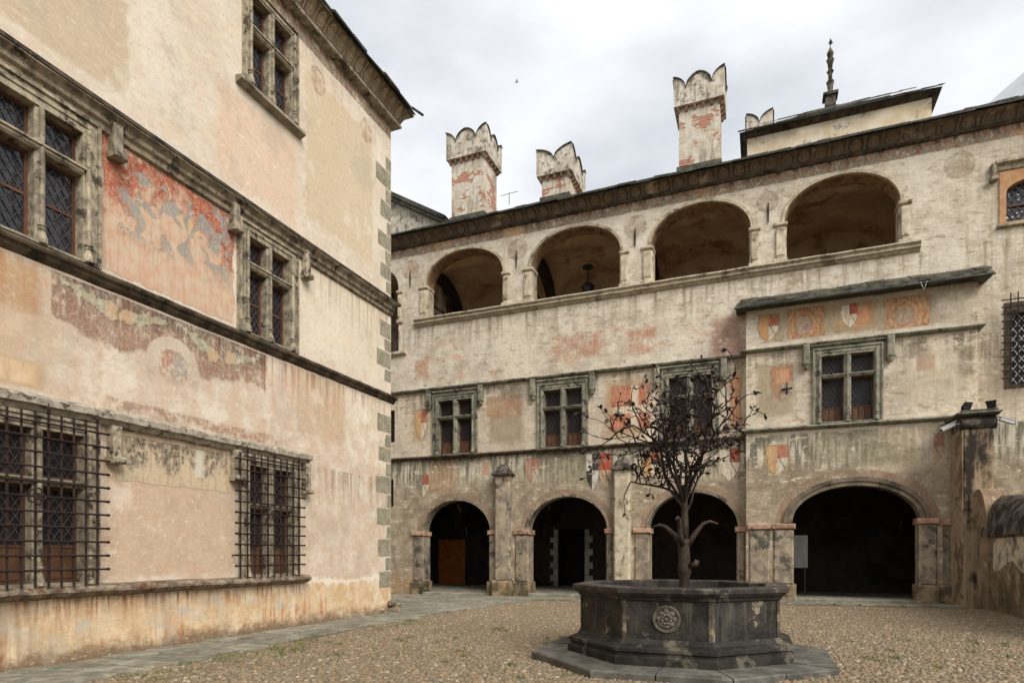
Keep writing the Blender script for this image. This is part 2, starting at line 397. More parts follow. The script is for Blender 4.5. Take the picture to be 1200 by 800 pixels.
RED = s3(168, 82, 58); REDL = s3(188, 118, 90); WHT = s3(216, 204, 184); OCH = s3(198, 146, 92); GRY = s3(126, 120, 108)
def m_shield(name, left, topr, botr, keep=.9, bg=None, diag=True, wear=.43):
    g = G(name); u, _, v = g.xyz('Generated'); n = g.noise(5, 5, .7)
    uu = u + (n - .5) * .14
    t = g.m('MAXIMUM', (.55 - v) * (1 / .5), 0.)
    hw = (1. - t * t) * .4
    ins = g.ss(hw - g.abs(uu - .5) + (n - .5) * .12, -.03, .05) * g.ss(v, 1.0, .93)
    right = g.ss(uu, .48, .52); top = g.ss(v + (n - .5) * .04, .55, .6)
    col = g.mix(right, left, g.mix(top, botr, topr))
    if diag:
        dl = g.abs((u - .52) * .9 + (v - .62) * .62)
        col = g.mix(g.ss(dl, .03, .012) * right * .8, col, s3(60, 46, 40))
    edge = ins * (1. - ins) * 4.; col = g.mix(edge * .7, col, s3(96, 74, 58))
    col = g.mix(g.ss(g.noise(6, 5, .72), .36, .68) * .42, col, s3(196, 174, 142))
    wv = g.ss(g.noise(5., 5, .74), wear - .14, wear + .04)
    x, y, z = g.xyz(); stv = g.noise(1., 3, .6, vec=g.vec(x * 15., y, z * 1.2)); al = ins * wv * keep * (1. - g.ss(stv, .5, .66) * .5)
    if bg:
        halo = g.ss(g.dist(u, v, .5, .55, 1, 1) + (n - .5) * .3, .5, .42)
        col = g.mix(ins, bg, col); al = g.max(al, halo * wv * .6)
    MAT[name] = g.out(col, .9, alpha=al, spec=.15); return name
g = G('quoin_green'); MAT['quoin_green'] = paint_out(g, mottled(g, s3(112, 114, 98), s3(146, 144, 124), 4.), .08, .33, .14, .85, 3.)
m_shield('shield_a', OCH, RED, WHT, .85, s3(178, 150, 112))
m_shield('shield_b', s3(122, 116, 106), s3(160, 66, 50), s3(206, 190, 166), .9, s3(196, 172, 138))
m_shield('shield_c', REDL, REDL, WHT, .5, wear=.45)
m_shield('shield_d', WHT, s3(158, 62, 46), WHT, .9)
m_shield('shield_e', s3(202, 158, 112), s3(172, 92, 72), WHT, .85, s3(190, 164, 118))
m_shield('shield_f', WHT, s3(172, 84, 66), s3(212, 180, 150), .6, wear=.42)
def m_checker(name):
    g = G(name); u, _, v = g.xyz('Generated'); n = g.noise(6, 4, .7)
    a = g.ss(u + (n - .5) * .04, .22, .27); b = g.ss(v, .52, .56)
    bw = g.mix(g.abs(a - b), s3(66, 60, 56), s3(206, 198, 184))
    t = g.m('MAXIMUM', (.5 - v) * 2., 0.); hw = (1. - t * t) * .24
    i1 = g.ss(hw - g.abs(u - .26), -.01, .02); i2 = g.ss(hw - g.abs(u - .76), -.01, .02)
    c2 = g.mix(b, s3(206, 176, 146), s3(176, 84, 62))
    c2 = g.mix(g.ss(g.abs((u - .76) + (v - .5) * .5), .025, .01), c2, s3(60, 46, 40))
    MAT[name] = g.out(g.mix(i2, bw, c2), .9, alpha=g.max(i1, i2) * g.ss(g.noise(5., 5, .72), .34, .52) * .85, spec=.15)
m_checker('shield_pair')
def m_cross(name):
    g = G(name); u, _, v = g.xyz('Generated'); x, y, z = g.xyz(); n = g.noise(5, 5, .7)
    arm = g.max(g.ss(g.abs(u - .6 + (n - .5) * .06), .1, .07), g.ss(g.abs(v - .45 + (n - .5) * .06), .09, .06))
    col = g.mix(arm, mottled(g, s3(172, 84, 60), s3(196, 122, 94)), s3(214, 198, 172))
    st = g.noise(1, 4, .6, vec=g.vec(x * 16, y, z * .8)); col = g.mix(g.ss(st, .5, .7) * g.ss(v, .45, 1.), col, s3(206, 198, 178))
    MAT[name] = paint_out(g, col, .12, .42, .1, .9, 2.5)
m_cross('red_cross_panel')
def m_scroll(name):
    g = G(name); u, _, v = g.xyz('Generated'); x, y, z = g.xyz()
    n = g.noise(4, 3, .5, dist=1.5); r = g.m('SINE', n * 44.); r2 = g.m('SINE', g.dist(u, v, .42, .42, .5, .8) * 26. + n * 6.)
    lines = g.max(g.ss(r, .5, .8), g.ss(r2, .55, .85) * .7)
    col = g.mix(lines, mottled(g, s3(200, 164, 118), s3(186, 150, 110)), s3(160, 84, 58))
    col = g.mix(g.ss(g.dist(u, v, .45, .4, .25, .35), 1., .7) * .5, col, s3(150, 146, 142))
    MAT[name] = paint_out(g, col, .06, .38, .12, .85, 2.)
m_scroll('scroll_panel')
def m_roundel(name, mid):
    g = G(name); u, _, v = g.xyz('Generated'); r = g.dist(u, v, .5, .5, .5, .5) + (g.noise(5, 5, .7) - .5) * .08
    ring = g.ss(g.abs(r - .84), .16, .04) * .55; ring2 = g.ss(g.abs(r - .6), .1, .02) * .35
    col = g.mix(g.max(ring, ring2), mid, s3(120, 102, 88)); blob = g.ss(g.noise(7, 5, .7), .5, .62) * g.ss(r, .6, .4)
    col = g.mix(blob * .6, col, s3(112, 74, 62))
    MAT[name] = g.out(col, .9, alpha=g.ss(r, 1., .9) * g.ss(g.noise(4, 5, .72), .36, .62) * .5, spec=.15); return name
m_roundel('roundel', s3(178, 156, 128)); m_roundel('roundel_pink', s3(186, 146, 122))
def m_frieze(name, per, dark):
    """painted palmettes with orange darts between them"""
    g = G(name); x, y, z = g.xyz(); u, _, v = g.xyz('Generated')
    f = g.fract(x * (1 / per)) - .5; a = g.abs(f) * 2.
    fan = g.m('SINE', g.m('ARCTAN2', f * per, v * .34 + .02) * 11.)
    pal = g.ss(a + v * .2, .92, .8)
    col = g.mix(g.ss(fan, -.1, .4), s3(112, 102, 90), s3(142, 130, 112))
    col = g.mix(pal, dark, col)
    dart = g.ss(a, .78, .86) * g.ss(v, .8, .7) ; col = g.mix(dart * .55, col, s3(170, 108, 66))
    star = g.ss(g.dist(f, v, 0., .72, .2, .2) + (g.noise(14, 2) - .5) * .6, 1., .8); col = g.mix(star * .75, col, s3(160, 84, 50))
    big = g.noise(.55, 4, .6); col = g.mix(g.ss(big, .55, .66) * .75, col, s3(204, 156, 104))
    col = g.mix(g.ss(g.noise(2.5, 6, .7), .52, .7) * .7, col, s3(186, 170, 142))
    col = g.mix(g.ss(g.noise(6, 5, .72), .4, .64) * .55, col, s3(158, 142, 118)); al = .9 * g.ss(g.noise(3.4, 5, .72), .3, .56) * g.ss(v + (g.noise(5, 4, .7) - .5) * .3, .0, .12)
    MAT[name] = g.out(col, .9, alpha=al, spec=.15)
m_frieze('frieze_left', .36, s3(70, 58, 50)); m_frieze('frieze_back', .48, s3(66, 58, 52))
def m_eggs(name, per, base, dark):
    """painted egg-and-dart cove"""
    g = G(name); x, y, z = g.xyz(); u, _, v = g.xyz('Generated')
    f = g.fract(x * (1 / per)) - .5
    r = g.dist(f, v, 0., .56, .32, .42)
    egg = g.ss(r, 1., .88); inner = g.ss(r, .74, .62); core = g.ss(g.dist(f, v, .02, .6, .14, .26), 1., .7)
    col = g.mix(egg, dark, base); col = g.mix(inner, col, g.mix(.5, dark, base)); col = g.mix(core, col, base)
    dart = g.ss(g.abs(g.abs(f) - .5) * 2., .1, .05) * g.ss(v, .1, .2); col = g.mix(dart, col, base)
    col = g.mix(g.ss(g.noise(1.6, 6, .72), .4, .62) * .8, col, g.mix(.35, dark, base)); col = g.mix(g.noise(7, 5, .7) * .5, col, g.mix(.3, dark, base))
    col = g.mix(g.ss(g.noise(.8, 6, .7, vec=g.vec(x + 30., y, z)), .56, .68) * .7, col, s3(182, 164, 134))
    MAT[name] = g.out(col, .9, g.noise(12, 4), .3, .01, spec=.15)
m_eggs('eggs_left', .36, s3(170, 152, 124), s3(92, 78, 62)); m_eggs('eggs_back', .48, s3(128, 114, 96), s3(70, 60, 52))
def decal(parent, x0, x1, z0, z1, mat, name='fresco_panel', y=-.004, disc=False):
    b = MB()
    if disc:
        n = 28; b.add([((x0 + x1) / 2 + (x1 - x0) / 2 * math.cos(2 * math.pi * k / n), y, (z0 + z1) / 2 + (z1 - z0) / 2 * math.sin(2 * math.pi * k / n)) for k in range(n)], [tuple(range(n))])
    else: b.add([(x0, y, z0), (x1, y, z0), (x1, y, z1), (x0, y, z1)], [(0, 1, 2, 3)])
    return b.build(name, mat, parent)

# ------------------------------------------------------------------ plaster of the two walls
def streaks(g, sx=9., sz=.55, off=0.):
    x, y, z = g.xyz(); return g.noise(1., 5, .62, vec=g.vec(x * sx + off, y, z * sz + off))
def below(g, z, z0, length):
    """1 just below height z0, fading to 0 over length; 0 above"""
    return g.ss(z, z0 - length, z0 - .02) * g.ss(z, z0 + .02, z0 - .02)
g = G('plaster_left'); x, y, z = g.xyz()
n1 = g.noise(.55, 5, .62); n2 = g.noise(2.4, 5, .68); n3 = g.noise(9., 6, .7, vec=g.vec(x, y, z * 1.6)); wx = x + (n2 - .5) * .5; wz = z + (n2 - .5) * .5
col = g.mix(g.ss(n1, .36, .64), s3(202, 188, 168), s3(214, 204, 187))
col = g.mix(g.ss(n2, .44, .66) * .5, col, s3(214, 188, 162))
vein = g.noise(3.2, 6, .72, vec=g.vec(x * .8 + z * .7, y, z * 1.5 - x * .4)); col = g.mix(g.ss(vein, .5, .62) * .5, col, s3(222, 208, 182)); col = g.mix(g.ss(vein, .44, .36) * .4, col, s3(186, 162, 132))
# repaired panels
col = g.mix(g.rect(wx, wz, 11.5, 14.1, 9.2, 12.55, .05) * .75, col, s3(196, 178, 146))
col = g.mix(g.rect(wx, wz, 9.0, 11.2, 8.8, 10.6, .2) * .5, col, s3(208, 170, 138))
col = g.mix(g.rect(wx, z, 4., 7.2, 8.9, 10.5, .06) * .6, col, s3(178, 158, 126))
col = g.mix(g.rect(wx, wz, 11.2, 13.0, 4.3, 5.7, .05) * .7, col, s3(190, 166, 132))
col = g.mix(g.rect(wx, wz, 12.9, 14.9, 3.9, 5.7, .1) * .8, col, s3(222, 212, 190))
col = g.mix(g.rect(wx, wz, 11.3, 14.4, 6.2, 8.2, .3) * .45, col, s3(218, 206, 180))
col = g.mix(g.rect(wx, wz, 4., 6.0, 4.2, 5.6, .2) * .6, col, s3(186, 158, 122))
col = g.mix(g.rect(wx, wz, 6.8, 9.4, 1.2, 3.6, .1) * .6, col, s3(182, 148, 116))
grime = g.ss(wz, 6.6, 4.6); col = g.mix(grime * g.ss(n2, .34, .62) * .6, col, s3(184, 156, 130)); col = g.mix(grime * g.ss(n1, .5, .64) * .4, col, s3(164, 140, 114))
# lime wash remnants
col = g.mix(g.ss(n2 * .6 + n3 * .4, .54, .64) * g.ss(n1, .42, .6) * .6, col, s3(226, 214, 192))
# vertical stains below the courses
st = streaks(g, 7., .4); st2 = streaks(g, 16., .9, 9.)
for z0, ln, amt, cc in ((8.16, 1.3, .6, s3(140, 118, 94)), (5.7, 1.3, .6, s3(170, 108, 80)), (5.7, .5, .5, s3(104, 84, 68)), (3.6, 1.2, .6, s3(120, 102, 82)), (13.0, .8, .3, s3(170, 140, 104))):
    col = g.mix(g.ss(st, .45, .66) * below(g, z, z0, ln) * amt, col, cc)
col = g.mix(g.ss(st2, .5, .62) * below(g, z, 5.92, .9) * g.rect(x, z, 4., 6.1, 4., 6., .2) * .8, col, s3(200, 140, 78))
col = g.mix(g.ss(st2, .52, .66) * below(g, z, 5.92, 1.) * g.ss(x, 10., 12.) * .5, col, s3(232, 224, 206))
# plinth: ochre with grey lime patches and rust
pl = g.ss(wz, 1.02, .95)
ply = g.mix(g.ss(n2, .4, .62), s3(196, 166, 128), s3(212, 190, 156))
ply = g.mix(g.ss(g.noise(1.7, 5, .7, vec=g.vec(x + 3.1, y, z * 2.2)), .53, .6) * g.rect(x, wz, 0., 11.5, .35, .85, .1), ply, s3(188, 178, 160))
ply = g.mix(g.ss(st2, .48, .6) * g.ss(z, .45, 1.0) * g.ss(x, 11.6, 11.2), ply, s3(142, 82, 42))
ply = g.mix(g.ss(g.noise(1.1, 5, .7), .42, .6) * g.ss(st, .48, .62) * g.ss(z, .9, .1) * .95, ply, s3(166, 84, 30))
ply = g.mix(g.ss(wz + (n3 - .5) * .3, .3, .0), ply, s3(118, 98, 76)); ply = g.mix(g.ss(x, 7.4, 4.6) * g.ss(st, .4, .6) * .6, ply, s3(110, 78, 50))
col = g.mix(pl, col, ply)
# chipped lime line above the plinth and pinkish scars
col = g.mix(g.ss(g.abs(wz - .98 - (n1 - .5) * .5), .09, .03) * g.ss(x, 10.5, 12.) * .7, col, s3(228, 220, 204))
col = g.mix(g.ss(n3, .66, .74) * .45, col, s3(150, 116, 90))
sc1 = g.noise(5.5, 5, .74, vec=g.vec(x + 3., y, z * 2.2)); col = g.mix(g.ss(sc1, .56, .66) * .4, col, s3(160, 136, 110)); col = g.mix(g.ss(sc1, .43, .34) * .45, col, s3(224, 215, 198)); gp = g.noise(.8, 5, .7, vec=g.vec(x + 41., y, z * .8)); col = g.mix(g.ss(gp, .52, .62) * .45, col, s3(176, 164, 146)); col = g.mix(g.ss(gp, .44, .36) * .4, col, s3(224, 216, 200))
fine = g.noise(40., 4, .7)
col = g.mix((fine - .5) * .7 + .08, col, s3(140, 116, 90)); tone = n3 * .34 + .85; col = g.mix(1., col, g.vec(tone, tone, tone), 'MULTIPLY')
crack = g.ss(g.m('ABSOLUTE', g.noise(.9, 8, .65, vec=g.vec(x * 1.6, y, z)) - .5), .006, .0015); col = g.mix(crack * .12, col, s3(140, 108, 80))
MAT['plaster_left'] = g.out(col, .92, n2 * .7 + n3 * .6 + fine * .1, .32, .03, spec=.15)

g = G('plaster_back'); x, y, z = g.xyz()
n1 = g.noise(.5, 5, .62); n2 = g.noise(2., 5, .68); n3 = g.noise(7., 6, .7, vec=g.vec(x, y, z * 1.8)); wx = x + (n2 - .5) * .6; wz = z + (n2 - .5) * .5
st = streaks(g, 5., .35); st2 = streaks(g, 11., .7, 4.)
col = g.mix(g.ss(n1, .36, .64), s3(180, 167, 148), s3(204, 194, 176))
# loggia level: pale, pinkish below its parapet
up = g.ss(wz, 8.0, 8.3)
col = g.mix(up * g.ss(n2, .4, .62) * .75, col, s3(214, 204, 184))
pink = g.noise(1.1, 5, .72, vec=g.vec(x + 17., y, z * 1.7))
col = g.mix(up * g.ss(pink, .52, .62) * g.rect(x, wz, -13.6, -.9, 8.25, 9.9, .25) * .5, col, s3(196, 138, 110))
col = g.mix(g.rect(wx, z, -9.2, -8.0, 8., 10.5, .25) * .5, col, s3(216, 206, 182))
col = g.mix(g.rect(wx, wz, -1.6, -.6, 8.0, 9.4, .15) * .6, col, s3(150, 100, 82))
col = g.mix(g.ss(x, 4.5, 6.) * g.ss(st, .4, .64) * .5, col, s3(162, 140, 108))
# piano nobile
mid = g.rect(x, wz, -16., 8., 5.35, 8., .05)
col = g.mix(mid * g.ss(n2, .42, .62) * .6, col, s3(188, 164, 136))
col = g.mix(mid * g.ss(st, .44, .62) * below(g, z, 7.95, 1.5) * .85, col, s3(92, 84, 70))
col = g.mix(mid * g.ss(n1, .46, .56) * g.ss(n3, .4, .6) * .75, col, s3(216, 202, 176))
# ground storey: washed green-grey under the sill, brown below
low = g.ss(z, 5.4, 5.3)
lc = g.mix(g.ss(n2, .36, .62), s3(132, 118, 98), s3(168, 154, 132))
gr = g.ss(wz, 3.9, 4.9); lc = g.mix(gr * .85, lc, g.mix(g.ss(st2, .42, .58), s3(98, 98, 84), s3(190, 182, 160)))
lc = g.mix(g.ss(st2, .46, .6) * gr * g.ss(n1, .4, .6) * .8, lc, s3(204, 196, 174))
lc = g.mix(g.rect(wx, wz, -12.3, -11.0, 4.05, 5.3, .12) * .6, lc, s3(172, 136, 100))
lc = g.mix(g.rect(wx, wz, 3.2, 5.2, 3.9, 5.5, .4) * .6, lc, s3(206, 186, 156))
lc = g.mix(g.ss(n3, .56, .68) * .5, lc, s3(118, 98, 78)); lc = g.mix(g.ss(z, 1.2, .3) * .7, lc, s3(156, 124, 88))
soot = below(g, z, 5.34, .6) * g.max(g.max(g.ss(g.abs(x + 11.1), 1.5, .9), g.ss(g.abs(x + 6.75), 1.4, .9)), g.max(g.ss(g.abs(x + 2.3), 1.4, .9), g.ss(g.noise(.6, 3, .5, vec=g.vec(x, y, 0.)), .5, .62) * .7))
lc = g.mix(soot * g.ss(st2 + n3 * .3, .5, .68), lc, s3(56, 50, 42))
col = g.mix(low, col, lc)
# grime below parapet, rain streaks
col = g.mix(g.ss(st, .47, .66) * below(g, z, 10.6, 1.5) * .7, col, s3(128, 112, 92))
col = g.mix(g.ss(st2, .56, .7) * .25, col, s3(112, 98, 78))
col = g.mix(g.ss(n3, .62, .72) * .5, col, s3(126, 106, 84))
scar = g.noise(2.2, 6, .76, vec=g.vec(x, y, z * 2.6)); col = g.mix(g.ss(scar, .56, .6) * .6, col, s3(136, 118, 96)); col = g.mix(g.ss(scar, .44, .39) * .65, col, s3(220, 210, 190))
sc2 = g.noise(8., 4, .76, vec=g.vec(x + 9., y, z * 2.2)); col = g.mix(g.ss(sc2, .6, .66) * .6, col, s3(96, 82, 66)); col = g.mix(g.ss(sc2, .4, .34) * .6, col, s3(224, 214, 194))
fine = g.noise(30., 4, .7); col = g.mix((fine - .5) * .7 + .08, col, s3(112, 94, 74)); tone = n3 * .5 + .76; col = g.mix(1., col, g.vec(tone, tone, tone), 'MULTIPLY')
MAT['plaster_back'] = g.out(col, .92, n2 * .7 + n3 * .7 + fine * .12, .6, .045, spec=.15)
g = G('plaster_white'); x, y, z = g.xyz(); n = g.noise(2.2, 5, .7); st = streaks(g, 6., .8)
col = g.mix(g.ss(n, .4, .66), s3(206, 198, 182), s3(178, 166, 146)); col = g.mix(g.ss(st, .5, .66) * .7, col, s3(108, 100, 88))
col = g.mix(g.ss(g.noise(4, 6, .72), .48, .62) * .8, col, s3(84, 76, 66))
MAT['plaster_white'] = g.out(col, .92, n + g.noise(9, 5) * .5, .6, .03, spec=.15)
g = G('plaster_grimy'); x, y, z = g.xyz(); n = g.noise(1.6, 5, .7); st = streaks(g, 5., .5)
col = g.mix(g.ss(n, .4, .62), s3(152, 130, 106), s3(122, 102, 82)); col = g.mix(g.ss(st, .46, .62) * .65, col, s3(66, 58, 50))
col = g.mix(g.ss(g.noise(3.5, 5, .72), .57, .66) * .7, col, s3(188, 176, 152)); col = g.mix(g.ss(z, 1.2, .1) * g.ss(n, .3, .6) * .7, col, s3(74, 70, 48))
MAT['plaster_grimy'] = g.out(col, .92, n + g.noise(8, 6, .7) * .6, .7, .05, spec=.15)
g = G('coping_dark'); n = g.noise(3, 6, .72); MAT['coping_dark'] = g.out(g.mix(g.ss(n, .42, .62), s3(50, 46, 41), s3(112, 103, 91)), .9, n, .5, .03, spec=.15)
g = G('pier_front'); x, y, z = g.xyz(); n = g.noise(2.5, 6, .72); st = streaks(g, 4., .4)
MAT['pier_front'] = g.out(g.mix(g.ss(st * .6 + n * .4 + g.ss(z, 1.5, 4.5) * .06, .44, .58), s3(150, 130, 104), s3(52, 46, 40)), .9, n, .8, .04, spec=.15)

# ------------------------------------------------------------------ left wing (local x = world y, local -y = towards the court)
LW = -9.57
wing = thing('palace_wing', 'tall cream plastered wing with cross windows and iron window grilles', 'building', (LW, 0, 0), R(90))
CX = 15.0
W_ = {'a': (5.0, 6.7, 5.96, 8.18), 'b': (9.48, 11.16, 5.96, 8.18), 't': (9.62, 11.16, 10.92, 13.02), 'g1': (4.95, 6.68, 1.12, 3.58), 'g2': (9.52, 11.2, 1.12, 3.58)}
# raised windows sit in holes a little smaller than the stone frames
holes = [rect(a + .04, b - .04, c + .03, d - .04) for a, b, c, d in W_.values()]
wb = MB(); wb.plate([(-9, -.6), (CX, -.6), (CX, 13.8), (-9, 13.8)], holes, 0., .45)
wb.box(CX - .45, CX - .0005, .45, 9., -.6, 13.8)
wall = wb.build('wall', 'plaster_left', wing)
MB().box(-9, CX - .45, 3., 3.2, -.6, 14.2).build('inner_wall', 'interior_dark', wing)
cross_window(wing, *W_['a'], 7.34, glass='glass_sky', jw=.26, dep=.13)
cross_window(wing, *W_['b'], 7.34, jw=.26, dep=.13)
cross_window(wing, *W_['t'], 12.1, jw=.2, glass='glass_sky', dep=.13)
cross_window(wing, *W_['g1'], 2.62, jw=.22, wood=1.72, rails=False, dep=.13)
cross_window(wing, *W_['g2'], 2.55, jw=.22, wood=1.72, rails=False, dep=.13)
# cornice of each window storey: stepped mouldings
profA = [(o, z - .2) for o, z in [(0, 8.70), (.20, 8.66), (.22, 8.62), (.17, 8.58), (.13, 8.54), (.12, 8.48), (.07, 8.44), (.06, 8.36), (0, 8.33)]]
course(wing, -9, CX + .0, profA, 'course_mid', seg=.25)
MB().box(-9, CX + .18, -.225, .18, 8.455, 8.515, .004).build('drip_slab', 'dark_course', wing)
profB = [(o * .75, 5.96 + (z - 6.06) * .78) for o, z in [(0, 6.06), (.19, 6.02), (.21, 5.98), (.19, 5.93), (.12, 5.9), (.1, 5.85), (.04, 5.8), (0, 5.77)]]
course(wing, -9, CX + .12, profB, 'dark_course', seg=.22)
profC = [(0, 3.86), (.16, 3.80), (.2, 3.77), (.19, 3.68), (.12, 3.66), (.08, 3.6), (0, 3.58)]
course(wing, -9, 11.5, profC, 'pale_course', seg=.2, j=.014)
profL = [(0, 1.14), (.17, 1.11), (.22, 1.07), (.22, 1.03), (.17, .99), (.1, .96), (0, .93)]
simple('ledge_stone', s3(88, 76, 62), s3(142, 126, 106), 6, cc=s3(92, 60, 40), bs=.7, bd=.02); course(wing, -9, 11.44, profL, 'ledge_stone', 'sill_ledge', seg=.2, j=.012)
course(wing, 9.45, 11.3, [(0, 10.93), (.16, 10.91), (.17, 10.84), (.06, 10.8), (0, 10.78)], 'grey_stone', 'window_sill', seg=.3)
for bx, zt, zb, st_ in ((6.95, 8.35, 7.85, 0), (9.36, 8.35, 7.85, 0), (11.42, 8.35, 7.78, 0), (6.93, 3.6, 3.06, 0), (9.4, 3.6, 3.05, 0), (11.42, 3.6, 2.98, 0)):
    bracket(wing, bx, zt, zb, 'stone_frame', .16, .17, False)
gx1 = [4.8 + .176 * k for k in range(11)]; gzs = [1.36 + .206 * k for k in range(11)]
grille(wing, gx1, gzs, 1.12, 3.56, 4.7, 6.69, -.21, (4.8, gx1[6], gx1[10]))
gx2 = [9.37 + .184 * k for k in range(10)]
grille(wing, gx2, gzs, 1.12, 3.56, 9.27, 11.15, -.21, (gx2[1], gx2[5], gx2[9]))
# quoins painted at the corner, alternately long and short, a hair proud of the plaster
zq = .66; k = 0
while zq < 12.3:
    long = k % 2 == 0
    hq = random.uniform(.4, .5) if long else random.uniform(.32, .42); wq = random.uniform(.5, .8) if long else random.uniform(.2, .32)
    if not any(a < zq + hq and b > zq for a, b in ((5.68, 5.98), (8.15, 8.56))):
        e = [(CX + .006, zq), (CX + .006, zq + hq), (CX - wq + random.uniform(-.04, .04), zq + hq + random.uniform(-.03, .0)), (CX - wq + random.uniform(-.04, .04), zq + random.uniform(0, .03))]
        MB().plate(e[::-1], [], -.006, .3).build('quoin', 'quoin_green', wing)
    zq += hq + (.0 if long else .012) + .006; k += 1
# eaves: painted frieze, rib, coved cornice, slate overhang
decal(wing, 2, CX - .02, 13.02, 13.38, 'frieze_left', 'painted_frieze')
for nm, rows, mt in (('cornice_rib', [(.0, 13.5), (.2, 13.5), (.22, 13.47), (.21, 13.42), (.16, 13.4), (0, 13.37)], 'stone_frame'),
                     ('cornice', [(.18, 13.505), (.22, 13.6), (.29, 13.72), (.4, 13.82), (.44, 13.83)], 'eggs_left')):
    b = MB(); n = len(rows)
    path = [(-9, 0, 0, -1), (CX, 0, 1, -1), (CX, 9, 1, 0)]
    b.sweep(path, rows, caps=False); b.build(nm, mt, wing)
rf = MB(); rf.box(-9, CX + .46, -.46, 9, 13.835, 13.87)
rf.add([(-9, -.46, 13.87), (CX + .46, -.46, 13.87), (CX + .46, 9, 13.87), (CX - 3, 6, 16.8), (-9, 6, 16.8), (-9, 9, 13.87)], [(0, 1, 3, 4), (1, 2, 3), (2, 5, 4, 3), (0, 4, 5)])
roof = rf.build('roof', 'slate_dark', wing)
slab_row(roof, 3, CX + .52, -.53, .3, 13.875, 14.3, 'slate_dark', .35, .8, .05, lay=2)
gt = MB(); gt.tube([(CX + .3, -.5, 13.99), (CX + .72, -.6, 14.03)], .035, 8); gt.build('gutter_spout', 'slate', wing)
# frescoes on this wing
g = G('fresco_red'); x, y, z = g.xyz(); u, _, v = g.xyz('Generated'); n = g.noise(2.6, 5, .7)
col = mottled(g, s3(150, 66, 48), s3(174, 96, 72), 4.)
fade = g.ss(v + g.abs(u - .5) * .75 + (n - .5) * 1.1, .98, .74); col = g.mix(fade * .85, col, mottled(g, s3(212, 192, 166), s3(206, 168, 140), 5., off=3.))
bf = g.noise(3.2, 4, .58, vec=g.vec(x + 5., y, z * .8), dist=.6); blue = g.ss(bf, .52, .57); line = g.ss(g.abs(bf - .53), .012, .004) * g.rect(u, v, .08, .96, .3, .97, .06); col = g.mix(blue * g.rect(u, v, .1, .95, .35, .97, .08) * .85, col, s3(140, 141, 138))
pal = g.ss(g.noise(4.2, 5, .6, vec=g.vec(x + 11., y, z), dist=1.2), .6, .64); col = g.mix(pal * .7, col, s3(206, 182, 150))
col = g.mix(line * .6, col, s3(84, 56, 46)); ang = g.m('SINE', g.m('ARCTAN2', u - .6, v - .58) * 9.); fan = g.ss(g.abs(g.dist(u, v, .6, .58, .13, .16) - .62) + (n - .5) * 1.2, .4, .2) * g.ss(v, .6, .64) * .7
col = g.mix(fan, col, g.mix(g.ss(ang, -.2, .2), s3(120, 128, 130), s3(210, 176, 120)))
col = g.mix(g.ss(n, .55, .72) * .5, col, s3(210, 178, 150))
MAT['fresco_red'] = paint_out(g, col, .03, .3, .12, .9, 3.)
decal(wing, 6.74, 9.44, 6.02, 8.17, 'fresco_red')
g = G('fresco_garland'); x, y, z = g.xyz(); n = g.noise(3., 5, .7); n2 = g.noise(9., 4, .7); wp = (n2 - .5) * .16 + (n - .5) * .12
low = g.m('SINE', x * 3.3 + .6) * .1 + 4.95
brown = g.ss(z - low + (n - .5) * .5, -.06, .06) * g.ss(z, 5.72, 5.68) * g.ss(g.abs(x - 8.14) + (n2 - .5) * .12, 2.14, 2.1)
st = streaks(g, 9., .6)
col = g.mix(g.ss(z + (n - .5) * .5, 5.1, 5.6), s3(150, 112, 92), s3(96, 70, 60)); col = g.mix(g.ss(st, .48, .62) * .5, col, s3(162, 128, 104)); col = g.mix(g.ss(n2, .52, .66) * .6, col, s3(186, 156, 128))
hm = None
for x0, z0, x1, z1 in ((6.17, 5.62, 6.96, 5.41), (7.99, 5.6, 7.18, 5.42), (8.23, 5.62, 8.92, 5.3), (10.01, 5.54, 9.3, 5.37)):
    k, t = g.capsule(x, z, x0, z0, x1, z1, .05, .14, wp * 1.6)
    cc_ = g.mix(g.ss(t, .78, .9), mottled(g, s3(196, 192, 166), s3(146, 148, 120), 9.), s3(204, 172, 132)); col = g.mix(k, col, cc_); col = g.mix(k * (1. - k) * 3.2, col, s3(78, 56, 46)); hm = k if hm is None else g.max(hm, k)
r_ = g.dist(x, z, 8.06, 4.8, .56, .58) + (n2 - .5) * .16
band = g.ss(g.abs(r_ - .78), .22, .17); core = g.ss(r_, .56, .5)
wr = g.max(band, core) * g.ss(z + (n - .5) * .5, 4.5, 4.8)
wc = g.mix(core, s3(214, 200, 178), g.mix(g.ss(x + (n2 - .5) * .1, 8.02, 8.08), s3(180, 122, 98), s3(164, 158, 146)))
col = g.mix(wr, col, wc)
fl = g.noise(22., 4, .75); st3 = streaks(g, 24., 1.2, 3.)
al = g.max(g.max(brown * g.ss(n2 * .5 + n * .5, .36, .56) * .7, hm * .72 * g.ss(n2, .32, .52)), wr * .6 * g.ss(n2, .36, .56)) * (1. - g.ss(st3, .48, .66) * .5) * (1. - g.ss(fl, .5, .64) * .6)
MAT['fresco_garland'] = g.out(col, .9, alpha=al, spec=.15)
decal(wing, 5.95, 10.4, 4.1, 5.7, 'fresco_garland')
g = G('fresco_trees'); x, y, z = g.xyz(); u, _, v = g.xyz('Generated'); n = g.noise(5., 6, .7)
f = g.fract(u * 3.3 + .06) - .5; hump = g.ss(v + (n - .5) * .9 - (.25 + f * f * 2.), -.06, .1) * g.ss(g.noise(8., 4, .7), .36, .56)
col = g.mix(hump, s3(196, 176, 146), g.mix(g.ss(n, .4, .6), s3(74, 69, 63), s3(112, 105, 95)))
col = g.mix(g.ss(streaks(g, 13., .8), .5, .62) * .7, col, s3(190, 168, 138)); col = g.mix(g.rect(u, v, .66, .74, .3, .95, .02), col, s3(206, 198, 180))
